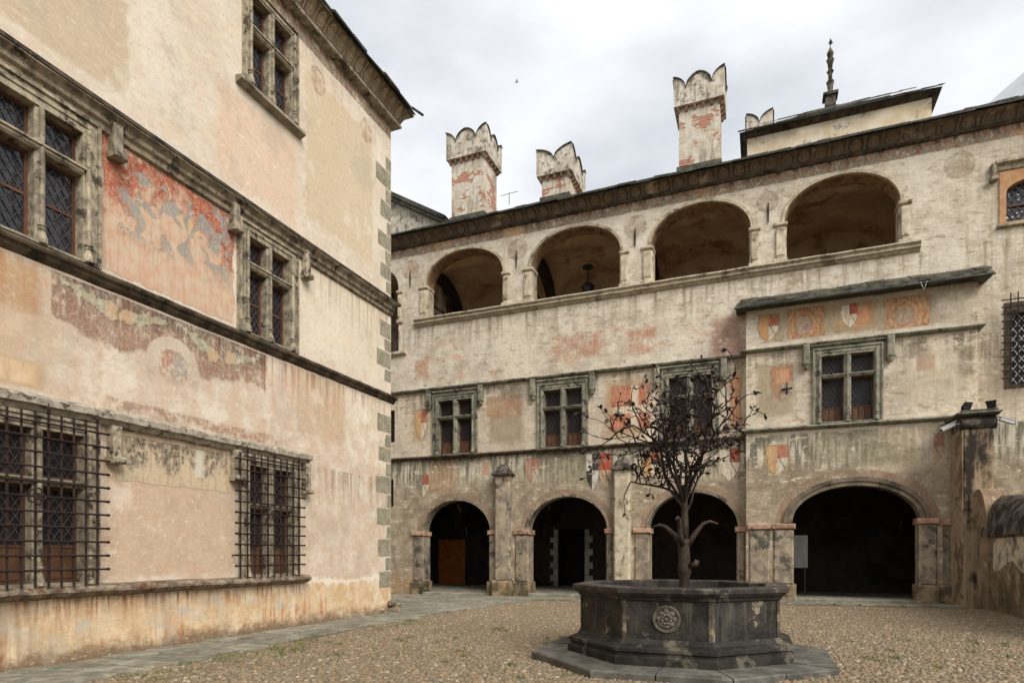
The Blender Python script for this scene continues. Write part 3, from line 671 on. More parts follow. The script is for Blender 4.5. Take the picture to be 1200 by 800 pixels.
MAT['fresco_trees'] = paint_out(g, col, .05, .38, .14, .92, 3.)
decal(wing, 6.98, 9.3, 2.75, 3.52, 'fresco_trees')
m_blot('orange_blot', s3(196, 134, 78), s3(206, 170, 122), .7, .5, 2.5); decal(wing, 5.1, 5.95, 4.9, 5.78, 'orange_blot')
decal(wing, 5.0, 6.0, 3.88, 4.35, m_blot('pale_patch', s3(214, 186, 152), s3(204, 172, 134), .9, .3, 2.), 'plaster_patch')
decal(wing, 6.1, 11.3, 3.84, 4.1, m_blot('red_line', s3(128, 76, 60), s3(160, 112, 88), .75, .52, 2.), 'plaster_patch')
m_roundel('roundel_left', s3(206, 178, 146)); decal(wing, 11.6, 12.2, 12.2, 12.85, 'roundel_left', 'fresco_roundel', disc=True); decal(wing, 13.55, 14.1, 12.25, 12.88, 'roundel_left', 'fresco_roundel', disc=True)
# battered footing and broken stones at the corner
ft = MB(); n = 80; pr_ = 7
for i in range(n + 1):
    xx = -2 + (CX + .12 + 2) * i / n
    for k in range(pr_):
        t = k / (pr_ - 1); flare = (.012 + .13 * (1 - t) ** 2) * (.25 + 1.1 * max(0, min(1, (xx - 11.5) / 3.)))
        ft.v.append((xx, -flare - random.uniform(0, .012) * (1 - t), -.3 + t * (.44 + random.uniform(-.05, .05) + .16 * max(0, min(1, (xx - 11.5) / 3.)) + .25 * max(0, (xx - 12.5) / 2.5) * 0)))
for i in range(n):
    for k in range(pr_ - 1): a = i * pr_ + k; ft.f.append((a, a + pr_, a + pr_ + 1, a + 1))
ft.build('footing', 'plaster_left', wing)
def rock(name, parent, loc, sx, sy, sz, mat='rock', sub=2, j=.22):
    bm = bmesh.new(); bmesh.ops.create_icosphere(bm, subdivisions=sub, radius=1.)
    ph = [random.uniform(0, 6) for _ in range(6)]
    for v_ in bm.verts:
        p = v_.co; d = 1 + j * (math.sin(p.x * 3.1 + ph[0]) * math.sin(p.y * 2.7 + ph[1]) + .6 * math.sin(p.z * 4.3 + ph[2]) * math.sin(p.x * 5 + ph[3])); v_.co = Vector((p.x * sx, p.y * sy, p.z * sz)) * d
    me = bpy.data.meshes.new(name); bm.to_mesh(me); bm.free(); me.materials.append(MAT[mat])
    o = bpy.data.objects.new(name, me); COL.objects.link(o); o.parent = parent; o.location = loc; o.rotation_euler.z = random.uniform(0, 3); return o
for rx, ry, rz_, s_ in ((14.95, -.16, .05, .2), (14.7, -.2, .0, .17), (15.1, -.05, .2, .17), (14.45, -.18, .0, .14), (15.12, .2, .05, .2), (14.85, -.12, .24, .13), (14.1, -.17, -.02, .12), (13.7, -.16, -.02, .1),
                        (10.6, -.13, -.02, .1), (10.3, -.14, -.03, .12), (10.05, -.13, -.03, .08), (9.2, -.13, -.03, .1), (8.8, -.12, -.03, .09), (11.4, -.13, -.02, .08)):
    rock('footing_stone', wing, (rx, ry, rz_), s_, s_ * .8, s_ * .7)

# ------------------------------------------------------------------ arcaded palace at the back (local y = world y - 22)
FY = 22.0
pal = thing('arcaded_palace', 'weathered frescoed palace front with ground arcade and open loggia', 'building', (0, FY, 0))
LOG = [(-12.42, -9.1), (-8.0, -4.63), (-3.6, -.36), (.64, 3.86)]          # loggia arches
GA = [(-12.58, -9.62), (-8.14, -5.1), (-3.7, -.74)]                       # ground arches
WN = [(-12.08, -10.16), (-7.72, -5.8), (-3.22, -1.36)]
BY = -.36                                                                  # front of the projecting bay
hs = [arc(a, b, 12.16, 13.36, 24, 10.8, 2.2) for a, b in LOG]
hs.append(arc(-15.4, -13.68, 12.3, 13.2, 16, 9.72))
hs += [arc(a, b, 2.42, 3.68, 24, -.35, 2.05) for a, b in GA]
hs += [rect(a + .04, b - .04, 5.46, 7.76) for a, b in WN]
hs += [rect(-.3, 5.5, -.35, 9.2), rect(-14.25, -13.86, 6.1, 7.4), rect(-14.25, -13.92, 3.5, 4.6)]
hs += [rect(6.42, 7.9, 11.04, 12.2), rect(6.5, 7.9, 6.4, 8.5)]
MB().plate([(-17, -1), (12, -1), (12, 14.12), (-17, 14.12)], hs, 0., .55).build('wall', 'plaster_back', pal)
# projecting bay with the wide carriage arch
GB = (.86, 4.3)
bh = [arc(GB[0] - .1, GB[1] + .1, 2.55, 3.74, 28, -.35, 2.1), rect(1.5, 3.3, 5.62, 7.84)]
bay = MB(); bay.plate([(-.5, -1), (5.7, -1), (5.7, 9.36), (-.5, 9.36)], bh, BY, BY + .355); bay.build('bay_wall', 'plaster_back', pal)
# archivolts of the arches
simple('intrados_paint', s3(118, 92, 66), s3(150, 120, 88), 5, cc=s3(72, 58, 46))
def archivolt(a, b, zs, zt, wd, y0, y1, mat, p=2.05, name='archivolt'):
    o = arc(a - wd, b + wd, zs, zt + wd, 28, None, p); i = arc(a, b, zs, zt, 28, None, p)
    MB().plate(o + i[::-1], [], y0, y1).build(name, mat, pal)
simple('arch_stone', s3(96, 86, 72), s3(128, 114, 94), 2.5, cc=s3(72, 64, 54), bs=.6)
archivolt(GB[0], GB[1], 2.55, 3.66, .12, BY - .03, BY + .5, 'arch_stone', 2.1); archivolt(GB[0] - .13, GB[1] + .13, 2.56, 3.79, .13, BY - .075, BY + .02, 'arch_stone', 2.1); archivolt(GB[0] - .29, GB[1] + .29, 2.56, 3.95, .2, BY - .005, BY + .01, m_blot('arch_paint', s3(150, 106, 88), s3(172, 140, 114), .55, .45, 2., .01), 2.1, 'painted_band')
for a, b in GA: archivolt(a + .02, b - .02, 2.42, 3.66, .1, -.025, .5, 'pier_stone'); archivolt(a - .1, b + .1, 2.43, 3.78, .16, -.005, .01, 'arch_paint', 2.05, 'painted_band')
for a, b in LOG: archivolt(a + .005, b - .005, 12.17, 13.35, .09, -.045, .5, 'loggia_stone', 2.2); archivolt(a + .03, b - .03, 12.17, 13.33, .02, .06, .62, 'intrados_paint', 2.2, 'intrados')
# ground piers: shafts, red imposts, mossy bases
def jamb(x0, x1, y0, side, zi=2.42):
    MB().cham(x0, x1, y0 - .05, y0 + .52, gz(x0) + .55, zi - .12, .05).build('pier_shaft', 'pier_stone', pal)
    MB().cham(x0 - .05, x1 + .05, y0 - .1, y0 + .56, zi - .12, zi + .05, .03, .006).build('impost', 'impost_red', pal)
    MB().cham(x0 - .07, x1 + .07, y0 - .13, y0 + .56, gz(x0) - .4, gz(x0) + .56, .05, .015).build('pier_base', 'moss_base', pal)
jamb(-13.0, -12.52, 0, 0); jamb(-9.68, -9.36, 0, 0); jamb(-8.62, -8.08, 0, 0); jamb(-5.16, -4.92, 0, 0); jamb(-4.16, -3.64, 0, 0); jamb(-.8, -.54, 0, 0)
jamb(-.42, .2, BY, 0, 2.48); jamb(.3, .9, BY, 0, 2.48); jamb(4.26, 4.72, BY, 0, 2.58); jamb(4.82, 5.25, BY + .03, 0, 2.52)
# buttress pilasters with slate caps
for x0, x1, zt, mt in ((-9.32, -8.72, 4.5, 'pier_stone'), (-4.82, -4.26, 4.5, 'loggia_stone')):
    MB().cham(x0, x1, -.34, .02, gz(x0) + .6, zt, .05).build('buttress', mt, pal)
    MB().cham(x0 - .09, x1 + .09, -.46, .02, gz(x0) - .4, gz(x0) + .62, .06, .02).build('pier_base', 'moss_base', pal)
    cp = MB(); cp.box(x0 - .1, x1 + .1, -.46, .03, zt, zt + .07, .01); cx = (x0 + x1) / 2
    cp.add([(x0 - .06, -.42, zt + .07), (x1 + .06, -.42, zt + .07), (x1 + .06, .03, zt + .07), (x0 - .06, .03, zt + .07), (cx - .14, -.18, zt + .42), (cx + .12, -.18, zt + .44), (cx + .12, .03, zt + .44), (cx - .14, .03, zt + .42)],
           [(0, 1, 5, 4), (1, 2, 6, 5), (2, 3, 7, 6), (3, 0, 4, 7), (4, 5, 6, 7)]); cp.build('buttress_cap', 'coping_dark', pal)
# thresholds and raised arcade floor
for a, b, y0 in [(p, q, -.12) for p, q in GA] + [(GB[0], GB[1], BY - .15)]:
    fz = gz((a + b) / 2) + .12
    MB().cham(a + .02, b - .02, y0, .6, fz - .3, fz, .02, .006).build('threshold', 'slab_stone', pal)
MB().box(-17, 12, .59, 6.0, -.5, gz(-4) + .11).build('arcade_floor', 'slab_stone', pal)
# arcade interior
bkd = [rect(-8.5, -7.3, -.3, 2.65)]
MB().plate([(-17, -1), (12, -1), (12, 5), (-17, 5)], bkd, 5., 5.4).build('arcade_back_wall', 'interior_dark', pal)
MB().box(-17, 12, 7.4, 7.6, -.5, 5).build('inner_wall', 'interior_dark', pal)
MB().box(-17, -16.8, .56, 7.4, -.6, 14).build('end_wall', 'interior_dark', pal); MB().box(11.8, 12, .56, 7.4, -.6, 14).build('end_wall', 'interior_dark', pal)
gb = [-17.6, -13.3, -8.95, -4.5, -.1, 5.0, 9.4]
for k in range(6):
    cx, hw = (gb[k] + gb[k + 1]) / 2, (gb[k + 1] - gb[k]) / 2; b = MB(); N = 14
    for i in range(N + 1):
        for j in range(N + 1):
            a, c = -1 + 2 * i / N, -1 + 2 * j / N; zz = 2.5 + 1.85 * max(math.sqrt(max(0, 1 - a * a)), math.sqrt(max(0, 1 - c * c))); b.v.append((cx + a * hw, 2.78 + c * 2.24, zz))
    for i in range(N):
        for j in range(N): q = i * (N + 1) + j; b.f.append((q, q + N + 1, q + N + 2, q + 1))
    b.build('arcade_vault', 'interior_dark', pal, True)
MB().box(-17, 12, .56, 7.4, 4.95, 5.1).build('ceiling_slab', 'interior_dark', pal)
for xx in (-13.3, -8.95, -4.5, -.1, 5.0):            # cross arches of the arcade
    o = arc(.4, 5.15, 2.3, 4.6, 20, None); i = arc(.62, 4.95, 2.3, 3.95, 20, None)
    b = MB(); b.plate(o + i[::-1], [], -.25, .25)
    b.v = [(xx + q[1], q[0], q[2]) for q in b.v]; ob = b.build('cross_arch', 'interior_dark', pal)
    for k in range(9):                               # pale painted voussoirs on it
        if k % 2: continue
        a0, a1 = math.pi * (k + .15) / 9, math.pi * (k + .85) / 9
        P = lambda a, r: (2.785 + (2.165 + r * .5) * math.cos(a), 2.3 + (1.65 + r) * math.sin(a))
        q = [P(a0, .03), P(a1, .03), P(a1, .3), P(a0, .3)]
        MB().add([(xx + .254, p[0], p[1]) for p in q] + [(xx - .254, p[0], p[1]) for p in q], [(0, 1, 2, 3), (7, 6, 5, 4)]).build('painted_voussoir', 'white_block', ob)
# wooden door of the first arch, painted ashlar round the dark doorway of the second
dr = MB()
for k in range(7): dr.cham(-14.5 + k * .2, -14.5 + (k + 1) * .2 - .006, 4.9, 4.98, .1, 2.25, .012)
for zz in (.12, 1.1, 2.13): dr.box(-14.5, -13.1, 4.87, 4.902, zz, zz + .12)
door = dr.build('door', simple('door_wood', s3(150, 84, 34), s3(178, 106, 48), 4, rough=.5), pal)
MB().tube([(-13.2, 4.87, 1.12), (-13.2, 4.82, 1.12), (-13.32, 4.82, 1.12)], .018, 6).build('handle', 'iron', door)
for xx, s_ in ((-8.52, -1), (-7.28, 1)):
    for k in range(9):
        wd = .36 if k % 2 else .2
        MB().cham(min(xx, xx + s_ * wd), max(xx, xx + s_ * wd), 4.95, 5.0, .06 + k * .29, .06 + k * .29 + .28, .008).build('ashlar_block', 'white_block', pal)
# upper floors inside
MB().box(-17, 12, .56, 7.4, 9.55, 9.7).build('loggia_floor', 'interior_plaster', pal)
for x0, x1, z0, z1 in ((-17, -13.2, 5.1, 9.5), (6.0, 11.8, 5.1, 13.5)): pass
MB().box(-16.8, 11.8, .9, 1.0, 5.1, 9.5).build('room_wall', 'interior_dark', pal)
MB().box(5.6, 11.8, .9, 1.0, 9.75, 13.8).build('room_wall', 'interior_dark', pal)
MB().box(-16.8, 11.8, 4.2, 4.4, 9.7, 14.1).build('loggia_back_wall', 'interior_plaster', pal)
bnd = [-16.0, -12.95, -8.5, -4.12, .14, 4.5]
for k in range(5):
    xa, xb = bnd[k], bnd[k + 1]; cx, hw = (xa + xb) / 2, (xb - xa) / 2; b = MB(); N = 14
    for i in range(N + 1):
        for j in range(N + 1):
            a, c = -1 + 2 * i / N, -1 + 2 * j / N
            fa = 12.0 + 1.5 * math.sqrt(max(0, 1 - a * a)); fc = 12.0 + 1.6 * math.sqrt(max(0, 1 - c * c)); zz = max(fa, fc)
            b.v.append((cx + a * hw, 2.37 + c * 1.85, min(zz, 13.75)))
    for i in range(N):
        for j in range(N): q = i * (N + 1) + j; b.f.append((q, q + N + 1, q + N + 2, q + 1))
    b.build('loggia_vault', 'interior_plaster', pal, True)
    o = arc(.4, 4.2, 11.8, 13.72, 20, None); i_ = arc(.62, 4.15, 11.8, 13.3, 20, None)
    ra = MB(); ra.plate(o + i_[::-1], [], -.2, .2); ra.v = [(xa + q[1], q[0], q[2]) for q in ra.v]; ra.build('transverse_arch', 'rib_dark', pal)
    MB().tube([(xa, .5, 12.05), (xa, 4.3, 12.05)], .03, 6).build('tie_rod', 'iron', pal)
MB().box(-16.8, 11.8, .56, 4.3, 13.82, 13.9).build('ceiling_slab', 'interior_plaster', pal)
MB().box(4.5, 4.7, .56, 4.3, 9.7, 13.9).build('end_wall', 'interior_plaster', pal)
# loggia: parapet moulding, colonnettes
course(pal, -12.88, 4.36, [(0, 10.9), (.2, 10.88), (.22, 10.83), (.16, 10.79), (.14, 10.75), (.17, 10.7), (.1, 10.66), (.05, 10.6), (0, 10.58)], 'loggia_stone', 'parapet_sill', .3)
MB().box(-12.7, 4.2, -.02, .6, 10.83, 10.91, .004).build('parapet_top', 'impost_red', pal)
course(pal, -14.5, -13.3, [(0, 9.75), (.15, 9.72), (.15, 9.62), (0, 9.55)], 'loggia_stone', 'parapet_sill', .3)
def colonnette(x0, x1):
    cx, hw = (x0 + x1) / 2, (x1 - x0) / 2
    MB().cham(x0, x1, -.05, .5, 10.92, 12.1, .09).build('colonnette', 'loggia_stone', pal)
    MB().cham(x0 + .05, x1 - .05, -.075, -.03, 11.12, 11.98, .02).build('colonnette_panel', 'loggia_stone', pal)
    MB().cham(x0 - .025, x1 + .025, -.075, .54, 12.08, 12.19, .03).build('capital', 'loggia_stone', pal)
    MB().cham(x0 - .03, x1 + .03, -.08, .53, 10.86, 11.02, .03).build('colonnette_base', 'loggia_stone', pal)
for a, b in LOG: colonnette(a - .3, a + .07); colonnette(b - .05, b + .27)
colonnette(-13.74, -13.5)
for xx in (-13.12, -8.56, -4.13, .16):
    MB().tube([(xx, -.03, 12.25), (xx, -.04, 12.55), (xx, -.04, 12.66), (xx, -.03, 12.9)], [.014, .03, .03, .014], 6).build('wall_tie', 'iron', pal)
for k, (xx, r_) in enumerate(((-13.12, .4), (-8.52, .42), (-4.13, .42), (.14, .36), (5.35, .42))): decal(pal, xx - r_, xx + r_, 12.95 - r_, 12.95 + r_, 'roundel_pink' if k == 0 else 'roundel', 'fresco_roundel', disc=True)
# eaves
decal(pal, -16, 12, 13.46, 13.83, 'frieze_back', 'painted_frieze', -.005)
course(pal, -17, 12, [(0, 13.91), (.1, 13.91), (.12, 13.87), (.08, 13.83), (0, 13.82)], 'dark_course', 'cornice_rib', .4, .004)
b = MB(); b.sweep([(-17, 0, 0, -1), (12, 0, 0, -1)], [(.09, 13.9), (.12, 13.98), (.2, 14.07), (.36, 14.13), (.46, 14.14)], caps=False); b.build('cornice', 'eggs_back', pal)
rf = MB(); rf.add([(-17, -.48, 14.15), (12, -.48, 14.15), (12, 6.5, 17.0), (-17, 6.5, 17.0), (-17, 13, 14.15), (12, 13, 14.15)], [(0, 1, 2, 3), (3, 2, 5, 4), (1, 0, 4, 5), (1, 5, 2), (0, 3, 4)])
roof2 = rf.build('roof', 'slate', pal)
slab_row(roof2, -15.5, 11, -.56, .5, 14.155, 14.6, 'slate_dark', .35, .85, .055, lay=2)
# windows of the piano nobile
for a, b in WN:
    fw = cross_window(pal, a, b, 5.43, 7.8, 6.88, jw=.24, mw=.2, stone='green_stone', wood=5.98, rails=False, dep=.2)
    for xx in (a - .16, b + .16): bracket(pal, xx, 8.0, 7.42, 'green_stone', .2, .2)
    course(pal, a - .05, b + .05, [(0, 7.97), (.13, 7.95), (.14, 7.9), (.09, 7.86), (.07, 7.82), (0, 7.81)], 'green_stone', 'window_head', .5, .003)
bw = cross_window(pal, 1.44, 3.34, 5.58, 7.9, 7.02, jw=.24, mw=.2, stone='green_stone', wood=6.1, rails=False, dep=.2)
bw.location.y = BY
for xx in (1.25, 3.52): bracket(pal, xx, 8.05, 7.46, 'green_stone', .2, .2).location.y = BY
course(pal, 1.38, 3.4, [(0, 8.03), (.13, 8.01), (.14, 7.98), (.09, 7.95), (.07, 7.92), (0, 7.91)], 'green_stone', 'window_head', .5, .003).location.y = BY
course(pal, -15, -.6, [(0, 8.13), (.17, 8.09), (.19, 8.06), (.16, 8.01), (.07, 7.99), (0, 7.98)], 'green_stone', seg=.3, j=.012)
course(pal, -15, -.6, [(0, 5.46), (.17, 5.42), (.19, 5.38), (.15, 5.34), (.06, 5.31), (0, 5.29)], 'dark_course', seg=.3, j=.012)
def ring_course(prof, mat):
    b = MB(); pts = [(-.5, 0, -1, 0), (-.5, BY, -1, -1), (5.7, BY, 1, -1), (5.7, 0, 1, 0)]; b.sweep(pts, prof); return b.build('string_course', mat, pal)
ring_course([(-.02, 8.14), (.14, 8.1), (.17, 8.07), (.14, 8.03), (.06, 8.0), (-.02, 7.98)], 'green_stone')
ring_course([(-.02, 5.6), (.14, 5.56), (.17, 5.52), (.14, 5.48), (.06, 5.45), (-.02, 5.42)], 'green_stone')
# lean-to roof of the bay
lr = MB(); lr.add([(-.8, BY - .4, 9.37), (5.95, BY - .4, 9.37), (5.95, 0, 9.62), (-.8, 0, 9.62), (-.8, BY - .4, 9.33), (5.95, BY - .4, 9.33), (5.95, 0, 9.4), (-.8, 0, 9.4)], [(0, 1, 2, 3), (5, 4, 7, 6), (4, 5, 1, 0), (5, 6, 2, 1), (7, 4, 0, 3), (6, 7, 3, 2)])
leant = lr.build('lean_to_roof', 'slate_dark', pal)
for q, (yf, zf, yb, zb) in enumerate(((-.8, 9.38, -.25, 9.6), (-.72, 9.45, -.1, 9.72), (-.62, 9.53, -.03, 9.8), (-.5, 9.62, .0, 9.86))): slab_row(leant, -.82 + q * .05, 5.98, yf, yb, zf, zb, 'slate', .3, .65, .045, jf=.05)
MB().tube([(-.85, -.84, 9.33), (5.98, -.84, 9.34)], .028, 8).build('gutter', 'slate_dark', pal)
MB().tube([(4.2, -.84, 9.38), (4.28, -.9, 9.12), (4.36, -.84, 9.38)], .012, 5).build('gutter_bracket', 'white_plastic', pal)
# windows at the right end
fr = MB(); o_ = rect(6.3, 8.1, 10.95, 12.5); fr.plate(o_, [arc(6.46, 7.9, 11.9, 12.22, 12, 11.05)], -.04, .3); wr = fr.build('window', simple('ochre_frame', s3(172, 122, 84), s3(190, 152, 112), 4), pal)
MB().box(6.4, 7.95, .2, .22, 11.0, 12.3).build('pane', 'glass_sky', wr); lattice(6.46, 7.9, 11.05, 12.25, .18, .17, .018).build('lead_lattice', 'lead', wr)
MB().box(6.4, 7.95, .15, .2, 11.55, 11.61).build('casement', 'wood_frame', wr)
course(pal, 6.2, 8.3, [(0, 12.85), (.16, 12.8), (.17, 12.72), (.08, 12.66), (.05, 12.55), (0, 12.52)], 'stone_frame', 'window_head', .5, .004); bracket(pal, 6.15, 12.75, 12.3, 'stone_frame', .12, .16, False)
course(pal, 6.25, 8.3, [(0, 11.0), (.12, 10.98), (.12, 10.92), (0, 10.88)], 'stone_frame', 'window_sill', .5, .004)
fr = MB(); fr.plate(rect(6.42, 8.1, 6.3, 8.75), [arc(6.56, 7.9, 8.2, 8.5, 12, 6.42)], -.02, .3); wr = fr.build('window', 'dark_course', pal)
MB().box(6.5, 7.95, .2, .22, 6.38, 8.6).build('pane', 'glass', wr); lattice(6.56, 7.9, 6.42, 8.5, .18, .2, .02).build('lead_lattice', 'white_plastic', wr)
grille(pal, [6.5 + .17 * k for k in range(9)], [6.55 + .2 * k for k in range(12)], 6.35, 8.95, 6.32, 8.0, -.26)
MB().box(-14.3, -13.84, .2, .22, 6.0, 7.5).build('pane', 'glass', pal); MB().box(-14.3, -13.9, .2, .22, 3.4, 4.7).build('pane', 'glass', pal)
# frescoes on the palace front
m_blot('pink_blot', s3(186, 112, 84), s3(204, 164, 132), .75, .5, 2.2); m_blot('ochre_blot', s3(206, 152, 92), s3(200, 172, 134), .7, .45, 2.2); m_blot('white_blot', s3(222, 212, 190), s3(210, 196, 170), .8, .45, 2.2)
m_blot('dark_blot', s3(98, 92, 80), s3(130, 120, 100), .7, .5, 2.); m_blot('tan_panel', s3(190, 146, 110), s3(198, 162, 124), .75, .34, 2.); m_blot('pink_panel', s3(196, 128, 92), s3(204, 150, 114), .85, .32, 2.)
m_blot('grey_panel', s3(156, 142, 118), s3(174, 158, 130), .8, .34, 2.); m_blot('green_wash', s3(124, 122, 98), s3(168, 162, 136), .7, .46, 1.8)
def D(x0, x1, z0, z1, m, bayside=False, n='fresco_panel', up=0): return decal(pal, x0, x1, z0, z1, m, n, (BY if bayside else 0) - .004 - up * .003)
D(-13.1, -12.35, 5.95, 7.4, 'ochre_blot'); D(-12.95, -12.3, 6.0, 7.35, 'shield_e', up=1)
D(-9.8, -8.2, 5.6, 7.7, 'grey_panel'); D(-9.75, -8.15, 6.6, 7.6, 'pink_blot', up=1); D(-9.85, -9.2, 6.7, 7.5, 'ochre_blot', up=2); D(-9.4, -8.0, 7.3, 7.9, 'dark_blot', up=3)
D(-5.35, -3.6, 5.5, 7.85, 'tan_panel'); D(-5.05, -3.55, 5.85, 7.55, 'red_cross_panel', up=1)
D(-1.05, -.62, 5.6, 7.75, 'pink_panel'); D(-.3, 1.05, 5.75, 7.75, 'grey_panel', 1); D(.15, .95, 6.3, 7.55, 'shield_c', 1, up=1); D(.3, .85, 6.85, 7.5, 'pink_panel', 1, up=2)
D(3.75, 5.5, 5.8, 7.7, 'white_blot', 1); D(4.15, 4.7, 6.9, 7.45, 'pink_blot', 1, up=1); D(5.2, 5.62, 6.6, 7.8, 'dark_blot', 1, up=1); D(3.8, 4.4, 7.3, 7.9, 'dark_blot', 1, up=1)
# heraldic row under the lean-to roof
D(-.35, 5.5, 8.2, 9.3, 'grey_panel', 1); D(-.2, .55, 8.25, 9.2, 'shield_a', 1, up=1); D(.7, 1.8, 8.3, 9.25, 'scroll_panel', 1, up=1); D(1.85, 3.3, 8.28, 9.25, 'ochre_blot', 1, up=1)
D(2.15, 2.75, 8.4, 9.2, 'shield_d', 1, up=2); D(2.6, 3.05, 8.45, 9.2, 'pink_panel', 1, up=3); D(3.35, 4.55, 8.25, 9.2, 'scroll_panel', 1, up=1); D(4.55, 5.6, 8.3, 9.3, 'white_blot', 1, up=1)
# shields above the ground arcade
D(-12.95, -12.2, 3.75, 4.75, 'shield_b'); D(-10.6, -9.5, 4.25, 5.2, 'white_blot'); D(-10.0, -9.65, 4.5, 5.15, 'pink_blot', up=1); D(-8.3, -7.55, 4.1, 5.15, 'shield_c'); D(-7.6, -5.6, 4.0, 5.2, 'green_wash')
D(-5.9, -4.95, 3.85, 5.15, 'shield_pair', up=1); D(-3.95, -3.2, 4.1, 5.15, 'shield_a'); D(-3.1, -1.6, 4.0, 5.25, 'white_blot'); D(-1.45, -.6, 3.9, 5.1, 'shield_d')
D(.0, .85, 4.0, 5.05, 'shield_e', 1); D(.9, 4.3, 4.2, 5.4, 'green_wash', 1); D(4.25, 5.0, 4.05, 5.2, 'white_blot', 1); D(4.3, 4.95, 4.1, 5.15, 'shield_f', 1, up=1)
D(-13.0, -12.2, 8.4, 9.4, 'pink_blot'); D(-7.4, -5.0, 8.5, 9.6, 'pink_blot'); D(-4.6, -3.3, 8.4, 9.5, 'pink_blot')
MB().tube([(.55, BY - .03, 6.75), (.85, BY - .12, 6.75)], .03, 6).tube([(.7, BY - .02, 6.6), (.7, BY - .1, 6.95)], .022, 6).build('wall_hook', 'iron', pal)

# ------------------------------------------------------------------ chimneys
def brick_mat():
    g = G('chimney_brick'); x, y, z = g.xyz(); n = g.noise(2.6, 6, .7)
    row = g.fract(z * 13.); course_ = g.ss(row, .2, .3)
    col = g.mix(g.ss(n, .4, .6), s3(202, 194, 178), s3(182, 170, 150)); col = g.mix(g.ss(streaks(g, 7., .9), .52, .66) * .6, col, s3(112, 104, 92))
    patch = g.ss(g.noise(1.5, 6, .66, vec=g.vec(x + 2.4, y, z * 1.5)), .535, .57)
    col = g.mix(patch * course_, col, g.mix(g.noise(14, 2), s3(146, 78, 54), s3(170, 108, 82)))
    MAT['chimney_brick'] = g.out(col, .92, n + g.noise(10, 5) * .6 - patch * .5, .7, .03, spec=.15)
brick_mat()
def chimney(label, x0, x1, y0, y1, zb, zc, zt, lobes_f, lobes_s, over=.16, notch=.42):
    t = thing('chimney', label, 'chimney', ((x0 + x1) / 2, FY + (y0 + y1) / 2, zb), 0, 'chimneys on the palace roof')
    hw, hd, hc, ht = (x1 - x0) / 2, (y1 - y0) / 2, zc - zb, zt - zb
    MB().box(-hw, hw, -hd, hd, -.5, hc + .05).build('shaft', 'chimney_brick', t)
    MB().box(-hw - .07, hw + .07, -hd - .07, hd + .07, -.5, .06, .01).build('shaft_base', 'slate', t)
    cw, cd = hw + over, hd + over
    MB().box(-cw + .13, cw - .13, -cd + .13, cd - .13, hc - .02, hc + .12).build('flue_floor', 'slate_dark', t)
    def prof(n, W):
        pts = []; N = 24 * n
        for i in range(N + 1):
            u = i / N * n; f = u - math.floor(u + .5); pts.append((-W + 2 * W * i / N, ht - notch * (1 - math.sqrt(max(0, 1 - (2 * abs(f)) ** 2)) * .999) ** .8 if abs(f) < .5 else ht - notch))
        return pts
    for rz_, W_2, dd, nl in ((0, cw, cd, lobes_f), (math.pi, cw, cd, lobes_f), (math.pi / 2, cd - .126, cw, lobes_s), (-math.pi / 2, cd - .126, cw, lobes_s)):
        top = prof(nl, W_2)
        b = MB().plate([(-W_2, hc - .08), (W_2, hc - .08)] + top[::-1], [], -dd, -dd + .125); o = b.build('crown_panel', 'plaster_white', t); o.rotation_euler.z = rz_
        cpm = MB(); lo = [(p[0], p[1] + .004) for p in top]; hi = [(p[0] * (1.03), p[1] + .05) for p in top]
        cpm.plate(lo + hi[::-1], [], -dd - .05, -dd + .16); c = cpm.build('crown_coping', 'coping_dark', t); c.rotation_euler.z = rz_
        n = max(4, int(2 * W_2 / .24))
        for k in range(n):
            xx = -W_2 + (k + .5) * 2 * W_2 / n
            q = MB(); q.add([(xx - .05, -dd + .02, hc - .085), (xx + .05, -dd + .02, hc - .085), (xx + .05, -dd + over + .01, hc - .085), (xx - .05, -dd + over + .01, hc - .085), (xx - .04, -dd + over * .6, hc - .2), (xx + .04, -dd + over * .6, hc - .2), (xx + .04, -dd + over + .01, hc - .26), (xx - .04, -dd + over + .01, hc - .26)],
                [(0, 3, 2, 1), (0, 1, 5, 4), (4, 5, 6, 7), (1, 2, 6, 5), (3, 0, 4, 7)]); qo = q.build('corbel', 'impost_red', t); qo.rotation_euler.z = rz_
    return t
chimney('tall whitewashed chimney with brick patch, leftmost on the loggia roof', -11.59, -10.18, .6, 1.9, 14.95, 17.35, 18.3, 2, 2)
chimney('short grey chimney with two horned merlons and brick corbels', -7.77, -6.73, .6, 2.3, 14.95, 15.85, 16.72, 1, 2)
chimney('tallest chimney, slender and white, with scalloped crown, left of the turret', -2.72, -1.37, .6, 1.6, 14.95, 17.15, 18.05, 2, 1)
ch4 = chimney('small pale chimney top peeking over the turret eave', -.5, .25, 5.2, 6.0, 17.6, 18.45, 19.2, 1, 1, .12)
